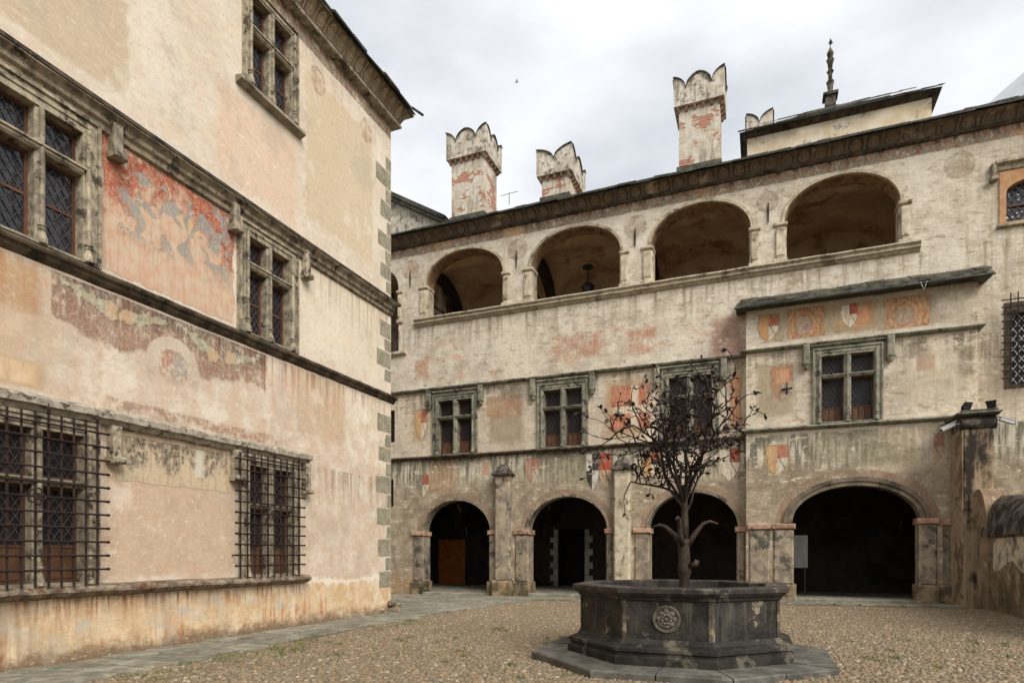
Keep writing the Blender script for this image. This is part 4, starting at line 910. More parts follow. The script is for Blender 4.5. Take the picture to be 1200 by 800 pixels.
# ------------------------------------------------------------------ stair turret with hipped slab roof
tur = thing('stair_turret', 'low square turret with hipped stone slab roof and finial', 'tower', (0, FY, 0))
MB().box(-.54, 5.29, 3.0, 8.0, 14.8, 17.0).build('wall', simple('turret_plaster', s3(202, 182, 148), s3(216, 205, 184), 1.6, cc=s3(120, 106, 90)), tur)
b = MB(); b.sweep([(-.54, 8, -1, 0), (-.54, 3, -1, -1), (5.29, 3, 1, -1), (5.29, 8, 1, 0)], [(.0, 16.95), (.03, 16.98), (.1, 17.04), (.2, 17.09)], caps=False); b.build('cove', 'dark_course', tur)
tr = MB(); tr.add([(-.8, 2.76, 17.1), (5.55, 2.76, 17.1), (5.55, 8.4, 17.1), (-.8, 8.4, 17.1), (1.4, 5.0, 18.66), (3.3, 5.0, 18.66), (3.3, 6.0, 18.66), (1.4, 6.0, 18.66)], [(0, 1, 5, 4), (1, 2, 6, 5), (2, 3, 7, 6), (3, 0, 4, 7), (4, 5, 6, 7), (3, 2, 1, 0)])
troof = tr.build('roof', 'slate', tur)
slab_row(troof, -.86, 5.6, 2.68, 3.0, 17.1, 17.28, 'slate_dark', .35, .8, .05)
for q in range(1, 4): slab_row(troof, -.75 + q * .62, 5.5 - q * .62, 2.6 + q * .55, 3.0 + q * .55, 17.13 + q * .36, 17.38 + q * .36, 'slate', .3, .7, .04)
fin = MB(); fin.box(2.22, 2.58, 4.82, 5.18, 18.5, 19.05); fin.box(2.14, 2.66, 4.74, 5.26, 19.05, 19.15)
fin.lathe([(0.072, 19.15), (0.144, 19.22), (0.086, 19.3), (0.108, 19.5), (0.144, 19.66), (0.072, 19.74), (0.072, 19.95), (0.130, 20.05), (0.072, 20.14), (0.094, 20.35), (0.144, 20.5), (0.079, 20.56), (0.115, 20.7), (0.122, 20.76), (0.014, 21.0), (0.011, 21.08)], 2.4, 5., 8)
fin.add([(2.4, 5., 21.05), (2.5, 5.02, 21.15), (2.4, 4.96, 21.3), (2.34, 5.0, 21.14), (2.4, 5.05, 21.15)], [(0, 1, 2), (0, 2, 3), (0, 4, 1), (1, 4, 2), (2, 4, 3), (3, 4, 0)])
fin.build('finial', 'coping_dark', tur)
# ------------------------------------------------------------------ house behind, far left
rh = thing('rear_house', 'pale plastered gable end behind the left end of the palace roof', 'building', (0, FY, 0))
MB().plate([(-22, 10), (-13.3, 10), (-13.3, 16.35), (-16.9, 18.35), (-22, 15.5)], [], 3.0, 3.4).build('wall', 'plaster_white', rh)
MB().plate([(-12.9, 16.05), (-12.86, 16.25), (-16.9, 18.62), (-22.3, 15.6), (-22.3, 15.35), (-16.9, 18.38)], [], 2.7, 9.0).build('roof', 'slate', rh)
MB().plate([(-13.05, 16.3), (-12.95, 16.42), (-16.9, 18.75), (-17., 18.6)], [], 2.62, 3.1).build('verge_slab', 'slate_dark', rh)

# ------------------------------------------------------------------ pier and garden wall at the right
pr = thing('gate_pier', 'tall blackened plaster pier with slate cap beside the wide arch', 'pier', (5.42, 21.0, gz(5.4)))
MB().cham(-.34, .34, -.5, .62, -.4, 4.85, .03, .01).build('shaft', 'pier_front', pr)
MB().cham(-.375, -.335, -.47, .62, -.4, 4.85, .01).build('side_face', simple('pier_side', s3(150, 126, 100), s3(172, 148, 120), 2., cc=s3(112, 92, 72), bs=.6, bd=.02), pr)
b = MB(); b.tube([(-.4, -.42, 5.0), (.4, -.42, 5.0)], .17, 12); b.cham(-.36, .36, -.52, .62, 4.85, 5.18, .03); b.build('moulded_head', 'coping_dark', pr)
for k, (z0, e) in enumerate(((5.18, .1), (5.23, .15), (5.285, .05))): MB().box(-.36 - e, .36 + e * .8, -.55 - e, .64, z0, z0 + .045, .02).build('cap_slab', 'slate', pr)
gw = thing('garden_wall', 'low grimy garden wall with rounded dark coping at the right edge', 'wall', (5.45, 20.5, gz(5.5)))
MB().plate([(-8., -.5), (.02, -.5), (.02, 1.9), (-8., 1.9)], [], 0., .9).build('wall_body', 'plaster_grimy', gw)
for o in gw.children:                              # turn the plate to run along world y
    for v_ in o.data.vertices: v_.co = (v_.co.y + .0, v_.co.x, v_.co.z)
    o.data.flip_normals()
cp = MB(); N = 30; K = 12
for i in range(N + 1):
    yy = -.35 - 7.6 * i / N
    for k in range(K + 1):
        a = math.pi * k / K; cp.v.append((.48 - .56 * math.cos(a) * (1 + random.uniform(-.01, .01)), yy, 1.9 + (1.12 - .25 * min(1, i / 10)) * math.sin(a) ** .8 + random.uniform(-.02, .02)))
for i in range(N):
    for k in range(K): q = i * (K + 1) + k; cp.f.append((q, q + 1, q + K + 2, q + K + 1))
cp.f.append(tuple(range(K + 1))[::-1]); cp.build('coping', 'coping_dark', gw, True)
# rounded plaster shoulder between pier and wall
sh = MB(); pts = [(0, -.4), (0, 3.2)] + [(-.1 - .75 * math.sin(a * math.pi / 20), 3.2 - 1.35 * (1 - math.cos(a * math.pi / 20))) for a in range(11)] + [(-.85, -.4)]
sh.plate(pts, [], -.03, .5); sh.v = [(q[1] - .04, q[0] + .02, q[2]) for q in sh.v]; so_ = sh.build('shoulder', 'plaster_grimy', gw); so_.data.flip_normals()
lp = MB(); lp.add([(-.012, -1.2 - .25 * math.cos(t) * 0 + 0, 0) for t in ()], [])
decal_ = MB().add([(-.006, -1.05, 1.85), (-.006, -3.6, 1.85), (-.006, -3.6, .85), (-.006, -1.05, .85)], [(0, 1, 2, 3)])
g = G('lime_patch'); u, v, z_ = g.xyz('Generated'); n = g.noise(1.6, 4, .6)
edge = g.ss(z_ + (n - .5) * .5 + g.m('SINE', v * 9.) * .12, .3, .36); MAT['lime_patch'] = g.out(g.mix(g.ss(g.noise(2.6, 5, .7), .44, .66), s3(196, 182, 158), s3(104, 95, 84)), .9, n, .6, .03, alpha=edge)
decal_.build('plaster_patch', 'lime_patch', gw)
def flood(label, x, y, rz):
    t = thing('flood_lamp', label, 'lamp', (x, y, gz(5.4) + 5.31), rz, 'flood lamps on the pier')
    b = MB(); b.add([(-.09, -.02, .08), (.09, -.02, .08), (.13, -.1, .3), (-.13, -.1, .3), (-.06, .12, .1), (.06, .12, .1), (.07, .1, .22), (-.07, .1, .22)], [(0, 1, 2, 3), (5, 4, 7, 6), (1, 5, 6, 2), (4, 0, 3, 7), (3, 2, 6, 7), (1, 0, 4, 5)]); b.build('housing', 'black_metal', t)
    MB().add([(-.08, -.026, .1), (.08, -.026, .1), (.115, -.1, .285), (-.115, -.1, .285)], [(0, 1, 2, 3)]).build('lens', 'glass_sky', t)
    MB().tube([(-.1, .03, .18), (-.1, .03, .01), (.1, .03, .01), (.1, .03, .18)], .012, 5).build('bracket', 'black_metal', t); return t
flood('small black flood lamp on the pier cap, nearer the arch', 5.2, 20.75, .5); flood('small black flood lamp on the pier cap, nearer the garden wall', 5.78, 20.75, -.5)
def cctv(label, x, y, z, rz, tilt):
    t = thing('security_camera', label, 'camera', (x, y, z), rz, 'security cameras on the pier')
    b = MB(); b.tube([(0, 0, 0), (-.34 * math.cos(tilt), 0, -.34 * math.sin(tilt))], .06, 10); h = b.build('housing', 'white_plastic', t)
    MB().box(-.36, .06, -.065, .065, .05, .07).build('sun_hood', 'white_plastic', t).rotation_euler.y = -tilt
    MB().tube([(-.341 * math.cos(tilt), 0, -.341 * math.sin(tilt)), (-.36 * math.cos(tilt), 0, -.36 * math.sin(tilt))], .045, 10).build('lens', 'black_metal', t)
    MB().tube([(0, 0, 0), (.22, .0, -.02)], .022, 6).build('arm', 'white_plastic', t); return t
cctv('white security camera pointing left from the pier head', 4.9, 20.6, 5.15, 0, .45); cctv('white security camera pointing right from the pier head', 5.92, 20.6, 5.2, math.pi, .4)
# ------------------------------------------------------------------ hanging lantern of the loggia, notice board in the wide arch
ln = thing('hanging_lantern', 'dark iron lantern hanging inside the second loggia arch', 'lantern', (-6.35, FY + 2.0, 12.0))
MB().lathe([(.05, -.55), (.2, -.5), (.24, -.05), (.28, 0), (.1, .16), (.03, .2)], 0, 0, 6).build('body', 'black_metal', ln); MB().tube([(0, 0, .18), (0, 0, .9)], .03, 6).build('chain', 'black_metal', ln); MB().lathe([(.22, .74), (.22, .8)], 0, 0, 8).build('ceiling_rose', 'black_metal', ln)
nb_ = thing('notice_board', 'pale grey notice board just inside the wide arch', 'sign', (1.06, FY + .4, gz(1) + .1))
MB().cham(-.28, .28, -.02, .02, .95, 2.0, .008).build('panel', 'board_grey', nb_); MB().tube([(-.2, .03, 0), (-.2, .03, 1.9)], .02, 6).build('leg', 'black_metal', nb_); MB().tube([(.2, .03, 0), (.2, .03, 1.9)], .02, 6).build('leg', 'black_metal', nb_)
an = thing('roof_aerial', 'thin metal aerial on the loggia roof edge between two chimneys', 'aerial', (-8.9, FY + .1, 14.85))
MB().tube([(0, 0, -.1), (0, 0, .35)], .014, 5).build('mast', 'lead', an); MB().tube([(-.35, 0, .3), (.35, 0, .33)], .01, 5).build('boom', 'lead', an)
# ------------------------------------------------------------------ bird in the sky
bd = MB(); bd.tube([(-.14, 0, 0), (-.05, 0, .01), (.06, 0, .01), (.15, 0, 0)], [.008, .035, .035, .006], 6)
for s_ in (-1, 1): bd.add([(-.05, 0, .02), (.05, 0, .02), (.0, s_ * .22, .1), (-.08, s_ * .2, .09), (-.16, s_ * .42, .04)], [(0, 1, 2, 3), (3, 2, 4)]); bd.add([(-.05, 0, .014), (.05, 0, .014), (.0, s_ * .22, .094), (-.08, s_ * .2, .084), (-.16, s_ * .42, .034)], [(3, 2, 1, 0), (4, 2, 3)])
bo = bd.build('bird', 'black_metal'); bo.location = (-20.6, 53., 44.); bo.rotation_euler = (.2, .1, .6); tag(bo, 'tiny dark bird flying in the cloudy sky', 'bird')
# ------------------------------------------------------------------ ground
g = G('court_soil'); x, y, z = g.xyz(); n = g.noise(.9, 6, .65); n2 = g.noise(14, 5, .7)
col = g.mix(g.ss(n2, .36, .64), s3(92, 82, 66), s3(124, 111, 90)); col = g.mix(g.ss(n, .54, .66) * .35, col, s3(92, 94, 52))
MAT['court_soil'] = g.out(col, .95, n2, .5, .02, spec=.1)
S_ = 700; b = MB(); b.add([(-S_, -S_, gz(0) - .02 - .0103 * 0), (S_, -S_, .05), (S_, S_, .05), (-S_, S_, .05)], [(0, 1, 2, 3)])
b = MB(); xs = [-700, -40, 20, 700]
for xx in xs: b.v += [(xx, -700, gz(max(-40, min(20, xx)))), (xx, 700, gz(max(-40, min(20, xx))))]
for i in range(3): b.f.append((2 * i, 2 * i + 2, 2 * i + 3, 2 * i + 1))
ground = tag(b.build('ground', 'court_soil'), kind='structure')
hl = MB(); N = 24                                             # far mountain
for i in range(N + 1):
    for j in range(9):
        xx = -60 + i * 25; t = j / 8; pk = 470 * math.exp(-((xx - 330) / 350.) ** 2) + 14 * math.sin(i * 1.7) + 8 * math.sin(i * 3.9)
        hl.v.append((xx + random.uniform(-6, 6), 400 + t * 260, pk * (t ** .8) + random.uniform(-5, 5) * (0 < j < 8) - (8 if j == 0 else 0)))
for i in range(N):
    for j in range(8): q = i * 9 + j; hl.f.append((q, q + 9, q + 10, q + 1))
simple('hill_haze_mat', s3(156, 160, 162), s3(176, 179, 180), .02); tag(hl.build('hill', 'hill_haze_mat', None, True), kind='structure')  # distance haze is put into the colour: pale grey instead of bare rock
# paved strips of slate flags
path = tag(MB().add([(-9.6, -4, gz(-9.6) + .006), (-7.95, -4, gz(-7.95) + .006), (-7.95, 19.6, gz(-7.95) + .006), (-9.6, 19.6, gz(-9.6) + .006), (-15.5, 15.05, gz(-15.5) + .006), (-15.5, 22.1, gz(-15.5) + .006), (5.6, 22.1, gz(5.6) + .006), (5.6, 20.35, gz(5.6) + .006), (-7.0, 20.35, gz(-7.) + .006), (-9.6, 15.05, gz(-9.6) + .006)],
    [(0, 1, 2, 9), (9, 2, 8, 5, 4), (8, 7, 6, 5)]).build('paved_path', 'court_soil'), kind='structure')
def flag(x0, x1, y0, y1):
    j = lambda: random.uniform(-.035, .035); h = random.uniform(.018, .04); i = .012; dz = random.uniform(-.006, .006)
    c = [(x0 + j(), y0 + j()), (x1 + j(), y0 + j()), (x1 + j(), y1 + j()), (x0 + j(), y1 + j())]
    mx_, my_ = (x0 + x1) / 2, (y0 + y1) / 2
    a = [(p[0], p[1], gz(p[0])) for p in c]; m_ = [(p[0], p[1], gz(p[0]) + h) for p in c]
    t = [(p[0] + (mx_ - p[0]) * .03, p[1] + (my_ - p[1]) * .03, gz(p[0]) + h + .008 + dz) for p in c]
    fs = [(8, 9, 10, 11)]
    for k in range(4): q = (k + 1) % 4; fs += [(k, q, 4 + q, 4 + k), (4 + k, 4 + q, 8 + q, 8 + k)]
    MB().add(a + m_ + t, fs).build('flagstone', 'slab_stone', path)
yy = 3.0
while yy < 15.1:
    d = random.uniform(.5, 1.05); cuts = sorted([random.uniform(-9.15, -8.3) for _ in range(random.choice((1, 1, 2)))])
    edge = -7.95 + random.uniform(-.22, .22); xs = [-9.5] + [c for k, c in enumerate(cuts) if k == 0 or c - cuts[k - 1] > .3] + [edge]
    for a, c in zip(xs[:-1], xs[1:]):
        s_ = random.uniform(-.12, .12)
        if random.random() < .3 and d > .8: flag(a + .012, c - .012, yy + .01, yy + d * .5 - .01); flag(a + .012, c - .012, yy + d * .5 + .01, yy + d - .01)
        else: flag(a + .026, c - .026, yy + .026, yy + d - .026)
    yy += d
while yy < 21.75:
    d = random.uniform(.45, .9); d = min(d, 21.85 - yy) if 21.85 - yy < 1.2 else d
    xe = -7.9 + max(0, yy - 15.2) * .12 if yy < 20.0 else 5.1
    xx = -15.2
    while xx < xe - .2:
        wd = random.uniform(.6, 1.35)
        if xx + wd > xe - .3: wd = xe - xx
        flag(xx + .026, xx + wd - .026, yy + .026, yy + d - .026); xx += wd
    yy += d
# cobbles: tens of thousands of river pebbles set on edge
def cobbles():
    sp = .07; gx, gy = np.meshgrid(np.arange(-8.2, 6.4, sp), np.arange(4.2, 20.9, sp)); gx = gx.ravel() + rng.uniform(-.03, .03, gx.size); gy = gy.ravel() + rng.uniform(-.03, .03, gy.size)
    keep = (gx > -7.93 + .12 * np.maximum(0, gy - 15.2) + .05 * np.sin(gy * 2.1)) & (gx < 5.45) & (gy < 20.15 + .04 * np.sin(gx * 3)) & (np.hypot(gx + 1.2, gy - 9.7) > 1.95)
    ca, sa = math.cos(math.atan(294 / 739.5)), math.sin(math.atan(294 / 739.5)); X = gx * ca + gy * sa; Y = -gx * sa + gy * ca
    keep &= (Y > 5.5) & (np.abs(X) < Y * .95)
    gx, gy = gx[keep], gy[keep]; n = len(gx); K = 7
    a = rng.uniform(.024, .047, n); b_ = a * rng.uniform(.6, .95, n); h = rng.uniform(.008, .024, n); th = rng.uniform(0, math.pi, n); base = .07 + .0103 * gx
    ang = np.arange(K) * 2 * math.pi / K
    vs = np.zeros((n, 2 * K + 1, 3)); cs, sn = np.cos(th), np.sin(th)
    for r_, (f, zf) in enumerate(((1., -.01), (.72, .72))):
        ex = a[:, None] * f * np.cos(ang) * (1 + rng.uniform(-.12, .12, (n, K))); ey = b_[:, None] * f * np.sin(ang)
        vs[:, r_ * K:(r_ + 1) * K, 0] = gx[:, None] + ex * cs[:, None] - ey * sn[:, None]; vs[:, r_ * K:(r_ + 1) * K, 1] = gy[:, None] + ex * sn[:, None] + ey * cs[:, None]
        vs[:, r_ * K:(r_ + 1) * K, 2] = base[:, None] + h[:, None] * zf
    vs[:, 2 * K, 0] = gx; vs[:, 2 * K, 1] = gy; vs[:, 2 * K, 2] = base + h
    fq = np.array([[k, (k + 1) % K, K + (k + 1) % K, K + k] for k in range(K)]); ft_ = np.array([[K + k, K + (k + 1) % K, 2 * K] for k in range(K)])
    off = (np.arange(n) * (2 * K + 1))[:, None, None]; q = (fq[None] + off).reshape(-1, 4); t = (ft_[None] + off).reshape(-1, 3)
    me = bpy.data.meshes.new('cobblestones'); me.vertices.add(n * (2 * K + 1)); me.vertices.foreach_set('co', vs.ravel())
    me.loops.add(q.size + t.size); me.loops.foreach_set('vertex_index', np.concatenate([q.ravel(), t.ravel()])); me.polygons.add(len(q) + len(t))
    me.polygons.foreach_set('loop_start', np.concatenate([np.arange(len(q)) * 4, q.size + np.arange(len(t)) * 3])); me.polygons.foreach_set('use_smooth', np.ones(len(q) + len(t), bool))
    me.update(calc_edges=True); at = me.attributes.new('tone', 'FLOAT', 'POINT'); at.data.foreach_set('value', np.repeat(rng.uniform(0, 1, n), 2 * K + 1).astype(np.float32))
    g = G('pebble'); t_ = V(g, g.attr('tone').outputs['Fac']); x, y, z = g.xyz()
    c = g.mix(t_, s3(104, 91, 72), s3(142, 126, 101)); c = g.mix(g.ss(t_, .93, .98), c, s3(170, 157, 134)); c = g.mix(g.ss(g.abs(t_ - .3), .06, .03), c, s3(138, 106, 80)); c = g.mix(g.ss(g.abs(t_ - .55), .05, .03), c, s3(112, 108, 98))
    c = g.mix(g.ss(g.noise(.7, 5, .65), .5, .68) * .4, c, s3(104, 92, 66)); c = g.mix(g.noise(30, 3, .6) * .4, c, s3(120, 100, 76))
    me.materials.append(g.out(c, .75, g.noise(60, 3), .2, .004)); o = bpy.data.objects.new('cobblestones', me); COL.objects.link(o); tag(o, 'courtyard paving of small brown river pebbles', 'cobbles', kind='stuff')
cobbles()
def grass():
    b = MB(); spots = []
    for _ in range(40): y0 = random.uniform(5.5, 13); spots.append((-7.8 + abs(random.gauss(0, .35)), y0, .16))
    for cx, cy, r_ in ((-4.8, 8.6, .5), (-6.6, 8.2, .4), (-6.2, 9.8, .4), (2.5, 11.5, .5), (3.4, 12.5, .5), (-3.6, 10.2, .4), (1.8, 10.3, .3), (-5.4, 12, .5), (-2.9, 7.9, .3)):
        for _ in range(5): spots.append((random.gauss(cx, r_), random.gauss(cy, r_), .1))
    for sx, sy, r_ in spots:
        if sx < -7.98 or math.hypot(sx + 1.2, sy - 9.7) < 2.3: continue
        for _ in range(16):
            px, py = sx + random.gauss(0, r_ * .5), sy + random.gauss(0, r_ * .5); a = random.uniform(0, 6.28); hgt = random.uniform(.025, .06); wv = .006
            dx, dy = math.cos(a), math.sin(a); z0 = gz(px) + .008
            b.add([(px - dy * wv, py + dx * wv, z0), (px + dy * wv, py - dx * wv, z0), (px + dx * .015, py + dy * .015, z0 + hgt * .7), (px + dx * .04, py + dy * .04, z0 + hgt)], [(0, 1, 2), (0, 2, 3)])
    simple('grass_mat', s3(76, 88, 42), s3(104, 110, 60), 8); tag(b.build('grass', 'grass_mat'), 'short green grass and moss between the pebbles', 'grass', kind='stuff')
grass()

# ------------------------------------------------------------------ fountain
FX, FYY = -1.16, 9.7; fz = gz(FX)
fo = thing('fountain', 'dark octagonal stone fountain basin on a stepped plinth', 'fountain', (FX, FYY, fz))
PH = R(22.5)
def octo(r): return [(r * math.cos(PH + k * math.pi / 4), r * math.sin(PH + k * math.pi / 4)) for k in range(8)]
po, pi_ = octo(2.22), octo(1.2)
for k in range(8):                                         # plinth slabs, one or two to a side
    a, c = po[k], po[(k + 1) % 8]; d, e = pi_[k], pi_[(k + 1) % 8]
    for s0, s1 in ((0, .48), (.48, 1)):
        lerp = lambda p, q, t: (p[0] + (q[0] - p[0]) * t, p[1] + (q[1] - p[1]) * t)
        s0_, s1_ = s0 + .006, s1 - .006; q = [lerp(a, c, s0_), lerp(a, c, s1_), lerp(d, e, s1_), lerp(d, e, s0_)]; top = .1 + random.uniform(-.006, .006); i = .97
        b = MB(); b.add([(p[0], p[1], -.15) for p in q] + [(p[0], p[1], top - .02) for p in q] + [(q[0][0] * .992, q[0][1] * .992, top), (q[1][0] * .992, q[1][1] * .992, top), (q[2][0], q[2][1], top), (q[3][0], q[3][1], top)],
            [(0, 1, 5, 4), (1, 2, 6, 5), (2, 3, 7, 6), (3, 0, 4, 7), (4, 5, 9, 8), (5, 6, 10, 9), (6, 7, 11, 10), (7, 4, 8, 11), (8, 9, 10, 11)]); b.build('plinth_slab', 'plinth_slab', fo)
g = G('basin_panel'); x, y, z = g.xyz(); n = g.noise(3.5, 5, .7); st = g.noise(1, 5, .65, vec=g.vec(x * 7, y * 7, z * .8))
col = g.mix(g.ss(n, .4, .64), s3(30, 27, 23), s3(56, 50, 43)); col = g.mix(g.ss(st, .5, .66) * .7, col, s3(84, 82, 68)); col = g.mix(g.ss(g.noise(3.2, 6, .75), .6, .66) * .8, col, s3(142, 130, 108))
MAT['basin_panel'] = g.out(col, .7, n + g.noise(14, 4) * .4, .7, .02)
cr_ = math.cos(math.pi / 8)
def ringw(r0, z0, r1, z1): return (r0, z0), (r1, z1)
bb = MB(); bb.lathe([(1.67, .09), (1.67, .2), (1.63, .22), (1.63, .25), (1.66, .27), (1.66, .31), (1.59, .34), (1.53, .36), (1.49, .42)], 0, 0, 8, PH); bb.f = bb.f[:-2]; bb.build('basin_foot', 'fountain_stone', fo)
for k in range(8):                                         # side panels and corner strips
    a, c = octo(1.47)[k], octo(1.47)[(k + 1) % 8]; d, e = octo(1.32)[k], octo(1.32)[(k + 1) % 8]
    MB().add([(p[0], p[1], zz) for zz in (.36, .98) for p in (a, c, e, d)], [(0, 1, 5, 4), (1, 2, 6, 5), (2, 3, 7, 6), (3, 0, 4, 7), (4, 5, 6, 7)]).build('side_panel', 'basin_panel', fo)
    n_ = Vector((a[0], a[1], 0)).normalized(); t1 = (Vector((c[0], c[1], 0)) - Vector((a[0], a[1], 0))).normalized(); pv = octo(1.47)[k - 1]; t0 = (Vector((pv[0], pv[1], 0)) - Vector((a[0], a[1], 0))).normalized()
    A = Vector((a[0], a[1], 0)) + n_ * .014; s1 = A + t1 * .045; s0 = A + t0 * .045; in_ = Vector((a[0], a[1], 0)) - n_ * .1
    MB().add([(p.x, p.y, zz) for zz in (.4, .97) for p in (s0, A, s1, in_)], [(0, 1, 5, 4), (1, 2, 6, 5), (2, 3, 7, 6), (3, 0, 4, 7), (4, 5, 6, 7)]).build('corner_strip', simple('corner_stone', s3(54, 48, 40), s3(88, 80, 66), 6, cc=s3(132, 120, 98), bs=.7, bd=.02) if k == 0 else 'corner_stone', fo)
rb = MB(); rb.lathe([(1.46, .91), (1.5, .93), (1.52, .97), (1.56, .99), (1.57, 1.02), (1.6, 1.025), (1.605, 1.08), (1.59, 1.092), (1.3, 1.097), (1.28, 1.08), (1.28, .3)], 0, 0, 8, PH); rb.f = rb.f[:-2]; rb.build('rim', 'fountain_rim', fo)
MB().lathe([(1.3, .3), (1.3, .32)], 0, 0, 8, PH).build('basin_floor', 'fountain_stone', fo)
g = G('water'); MAT['water'] = g.out((.012, .014, .012), .06, g.noise(6, 3), .1, .01, spec=.8)
MB().add([(p[0], p[1], .6) for p in octo(1.275)], [tuple(range(8))]).build('water', 'water', fo)
# rosette on the front panel
ap = 1.47 * cr_; rs = MB(); n = 32; zc = .69
def ring(r_, w_, yo):
    rs.tube([(r_ * math.cos(2 * math.pi * k / n), -ap - yo, zc + r_ * math.sin(2 * math.pi * k / n)) for k in range(n + 1)], w_, 6, False)
ring(.165, .016, .01); ring(.14, .01, .006)
def petal(r0, r1, wd, a, yo):
    ca, sa = math.cos(a), math.sin(a); pts = []
    for t, ww, hh in ((0, .3, .0), (.35, .9, .03), (.7, 1., .035), (1., .45, .01)):
        for s_ in (-1, 0, 1):
            r_ = r0 + (r1 - r0) * t; px, pz = r_ * ca - s_ * wd * ww * sa, r_ * sa + s_ * wd * ww * ca; pts.append((px, -ap - yo - hh * (1 - .5 * abs(s_)), zc + pz))
    rs.add(pts, [(i * 3 + j, i * 3 + j + 1, i * 3 + j + 4, i * 3 + j + 3) for i in range(3) for j in range(2)])
for k in range(8): petal(.05, .13, .042, k * math.pi / 4, .004); petal(.025, .08, .028, (k + .5) * math.pi / 4, .018)
rs.lathe([(.001, 0), (.03, .004), (.02, .03), (.001, .035)], 0, 0, 8)
rs.v[-32:] = [(p[0], -ap - .02 - p[2], zc + p[1]) for p in rs.v[-32:]]
rs.build('rosette', simple('rosette_mat', s3(84, 78, 66), s3(118, 110, 94), 8), fo)

# ------------------------------------------------------------------ wrought iron pomegranate tree
tr = thing('iron_tree', 'dark wrought iron tree with leaves and fruit rising from the fountain', 'sculpture', (FX + .07, FYY, fz + .3))
B0 = fz + .3
def Z(v): return v - B0
MB().tube([(0, 0, 0), (.0, 0, Z(1.0)), (.0, 0, Z(1.25)), (.01, 0, Z(1.32)), (.0, 0, Z(1.38)), (0, 0, Z(1.55)), (-.01, 0, Z(1.75)), (0, 0, Z(1.82))], [.08, .076, .076, .096, .094, .086, .09, .1], 14).build('trunk', 'trunk_iron', tr, True)
MB().tube([(0, 0, Z(1.72)), (.01, .0, Z(2.05)), (0, 0, Z(2.4)), (0, 0, Z(2.62))], [.066, .052, .046, .038], 10).build('trunk', 'trunk_iron', tr, True)
MB().tube([(.1, -.05, Z(1.42)), (.17, -.07, Z(1.44)), (.19, -.07, Z(1.5))], [.045, .045, .036], 8).build('branch_stub', 'trunk_iron', tr, True)
MB().tube([(-.02, -.08, Z(1.04)), (-.03, -.16, Z(1.07)), (-.03, -.21, Z(1.0))], [.025, .028, .02], 8).build('spout', 'lead', tr, True)
for k, (a, ln_, up_) in enumerate(((R(180), .42, .2), (R(250), .24, .3), (R(4), .42, .24), (R(110), .36, .26))):
    dx, dy = math.cos(a), math.sin(a)
    MB().tube([(dx * .05, dy * .05, Z(1.72)), (dx * .13, dy * .13, Z(1.86)), (dx * ln_ * .65, dy * ln_ * .65, Z(1.8 + up_)), (dx * ln_ * .88, dy * ln_ * .88, Z(1.83 + up_)), (dx * ln_ * 1.15, dy * ln_ * 1.15, Z(1.79 + up_))], [.05, .042, .03, .024, .013], 8).build('water_arm', 'trunk_iron', tr, True)
LEAF = ([(0, 0, 0), (.03, .016, .006), (.065, .02, .0), (.105, .0, -.012), (.03, -.016, .006), (.065, -.02, 0), (.05, 0, .018)], [(0, 1, 6), (1, 2, 6), (2, 3, 6), (6, 4, 0), (6, 5, 4), (6, 3, 5)])
leaf0 = MB().add(*LEAF).build('leaf', 'tree_iron', tr)
fm = MB(); fm.lathe([(.001, -.034), (.024, -.024), (.034, 0), (.028, .023), (.012, .034), (.02, .054), (.01, .05)], 0, 0, 8); fruit0 = fm.build('fruit', 'tree_iron', tr, True)
state = {'leaf': 0, 'fruit': 0}; tw = random.Random(41); extra = MB()
def put_leaf(p, d):
    if tw.random() > .25 + 1.1 * math.hypot(p.x, p.y): return
    q = d.to_track_quat('X', 'Z').to_euler(); q.x += tw.uniform(-1.2, 1.2); s_ = tw.uniform(.6, 1.1); sy = s_ * tw.uniform(.8, 1.3); state['leaf'] += 1
    if state['leaf'] > 300:
        m_ = Matrix.Translation(p) @ q.to_matrix().to_4x4() @ Matrix.Diagonal((s_, sy, s_, 1)); extra.add([tuple(m_ @ Vector(v_)) for v_ in LEAF[0]], LEAF[1]); return
    if state['leaf'] == 1: o = leaf0
    else: o = bpy.data.objects.new('leaf', leaf0.data); COL.objects.link(o); o.parent = tr
    o.location = p; o.rotation_euler = q; o.scale = (s_, sy, s_)
def put_fruit(p):
    if state['fruit'] >= 50: return
    if state['fruit'] == 0: o = fruit0
    else: o = bpy.data.objects.new('fruit', fruit0.data); COL.objects.link(o); o.parent = tr
    o.location = p; o.rotation_euler = (tw.uniform(-2.5, 2.5), tw.uniform(-1, 1), 0); s_ = tw.uniform(.7, 1.15); o.scale = (s_, s_, s_); state['fruit'] += 1
def rv(s_): return Vector((tw.gauss(0, s_), tw.gauss(0, s_), tw.gauss(0, s_)))
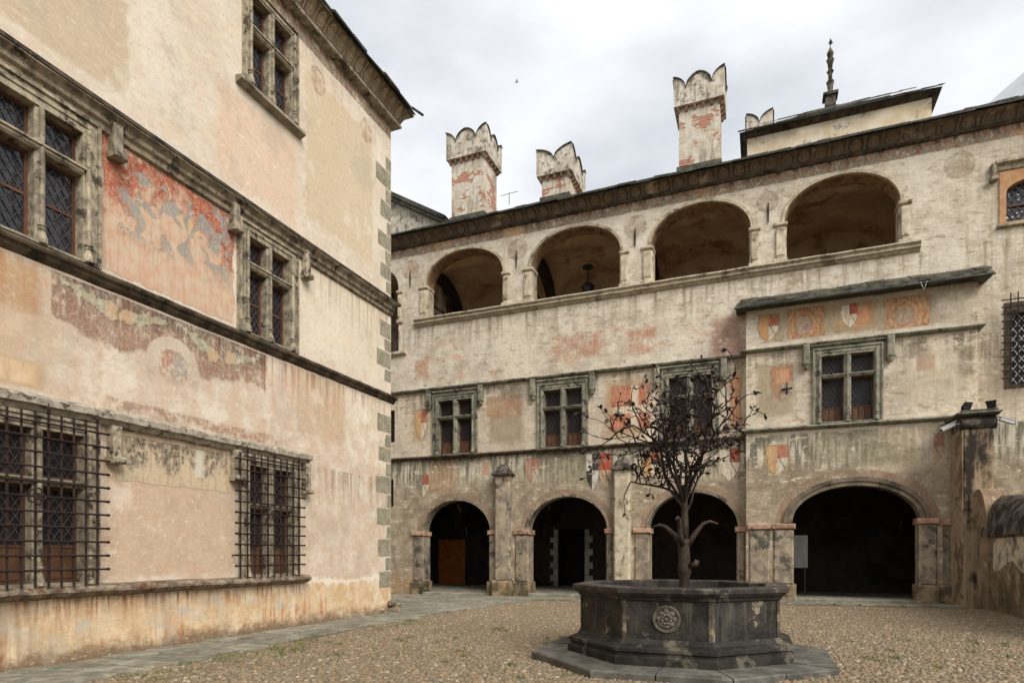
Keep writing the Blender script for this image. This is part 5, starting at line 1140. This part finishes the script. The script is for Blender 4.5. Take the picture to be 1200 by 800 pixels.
def twig(p, d, ln_, r_, lvl):
    n = (9, 6, 5, 4)[lvl]; pts = [p.copy()]; q = p.copy(); dd = d.normalized(); kids = []; bend = rv((.1, .18, .25, .3)[lvl])
    for i in range(n):
        if i == n // 2: bend = -bend + rv(.1)
        dd = (dd + bend + rv(.1) + Vector((0, 0, (.04, .03, .04, .0)[lvl]))).normalized(); q = q + dd * ln_ / n; pts.append(q.copy())
        if lvl < 3 and i >= (3, 1, 1)[lvl] and tw.random() < (.85, .48, .22)[lvl]: kids.append((q.copy(), dd.copy()))
        if lvl >= 2 and tw.random() < .3: put_leaf(q, (dd + rv(.7)).normalized())
    MB().tube(pts, [max(.0055, r_ * (1 - .6 * i / n)) for i in range(n + 1)], 6 if lvl == 0 else 5).build('branch' if lvl < 1 else 'twig', 'tree_iron', tr, True)
    if lvl >= 1:
        for _ in range((0, 2, 2, 1)[lvl]): put_leaf(q, (dd + rv(.8)).normalized())
        if tw.random() < .16: put_fruit(q)
    for kp, kd in kids:
        side = kd.cross(rv(1.)).normalized(); twig(kp, (kd * .5 + side * .8 + Vector((0, 0, .1))).normalized(), ln_ * tw.uniform(.36, .62), r_ * .5, lvl + 1)
mains = [((-.55, -.15, .8), 1.2, .026), ((-.3, .3, 1.), 1.35, .03), ((.05, 0, 1.4), 1.4, .032), ((.25, -.25, 1.), 1.3, .028), ((.95, .0, .8), 1.22, .03), ((-.95, .1, .4), 1.0, .024), ((.9, .25, .35), .95, .024), ((-.15, -.5, .8), 1.05, .026), ((.2, .5, 1.), 1.2, .026), ((-.7, .15, 1.05), 1.45, .028), ((.15, -.7, .5), .8, .022), ((-.45, -.55, .45), .85, .022), ((.5, .4, .9), 1.2, .026)]
for d, ln_, r_ in mains: h_ = tw.uniform(2.1, 2.55); twig(Vector((0, 0, Z(h_))), Vector((d[0] * (.46 if d[0] > 0 else .62), d[1] * .6, d[2] * 1.1)), ln_ * (1.18 if d[2] > .7 else .95), r_, 0)
tag(extra.build('leaves', 'tree_iron', tr), kind='stuff')
print('leaves', state)
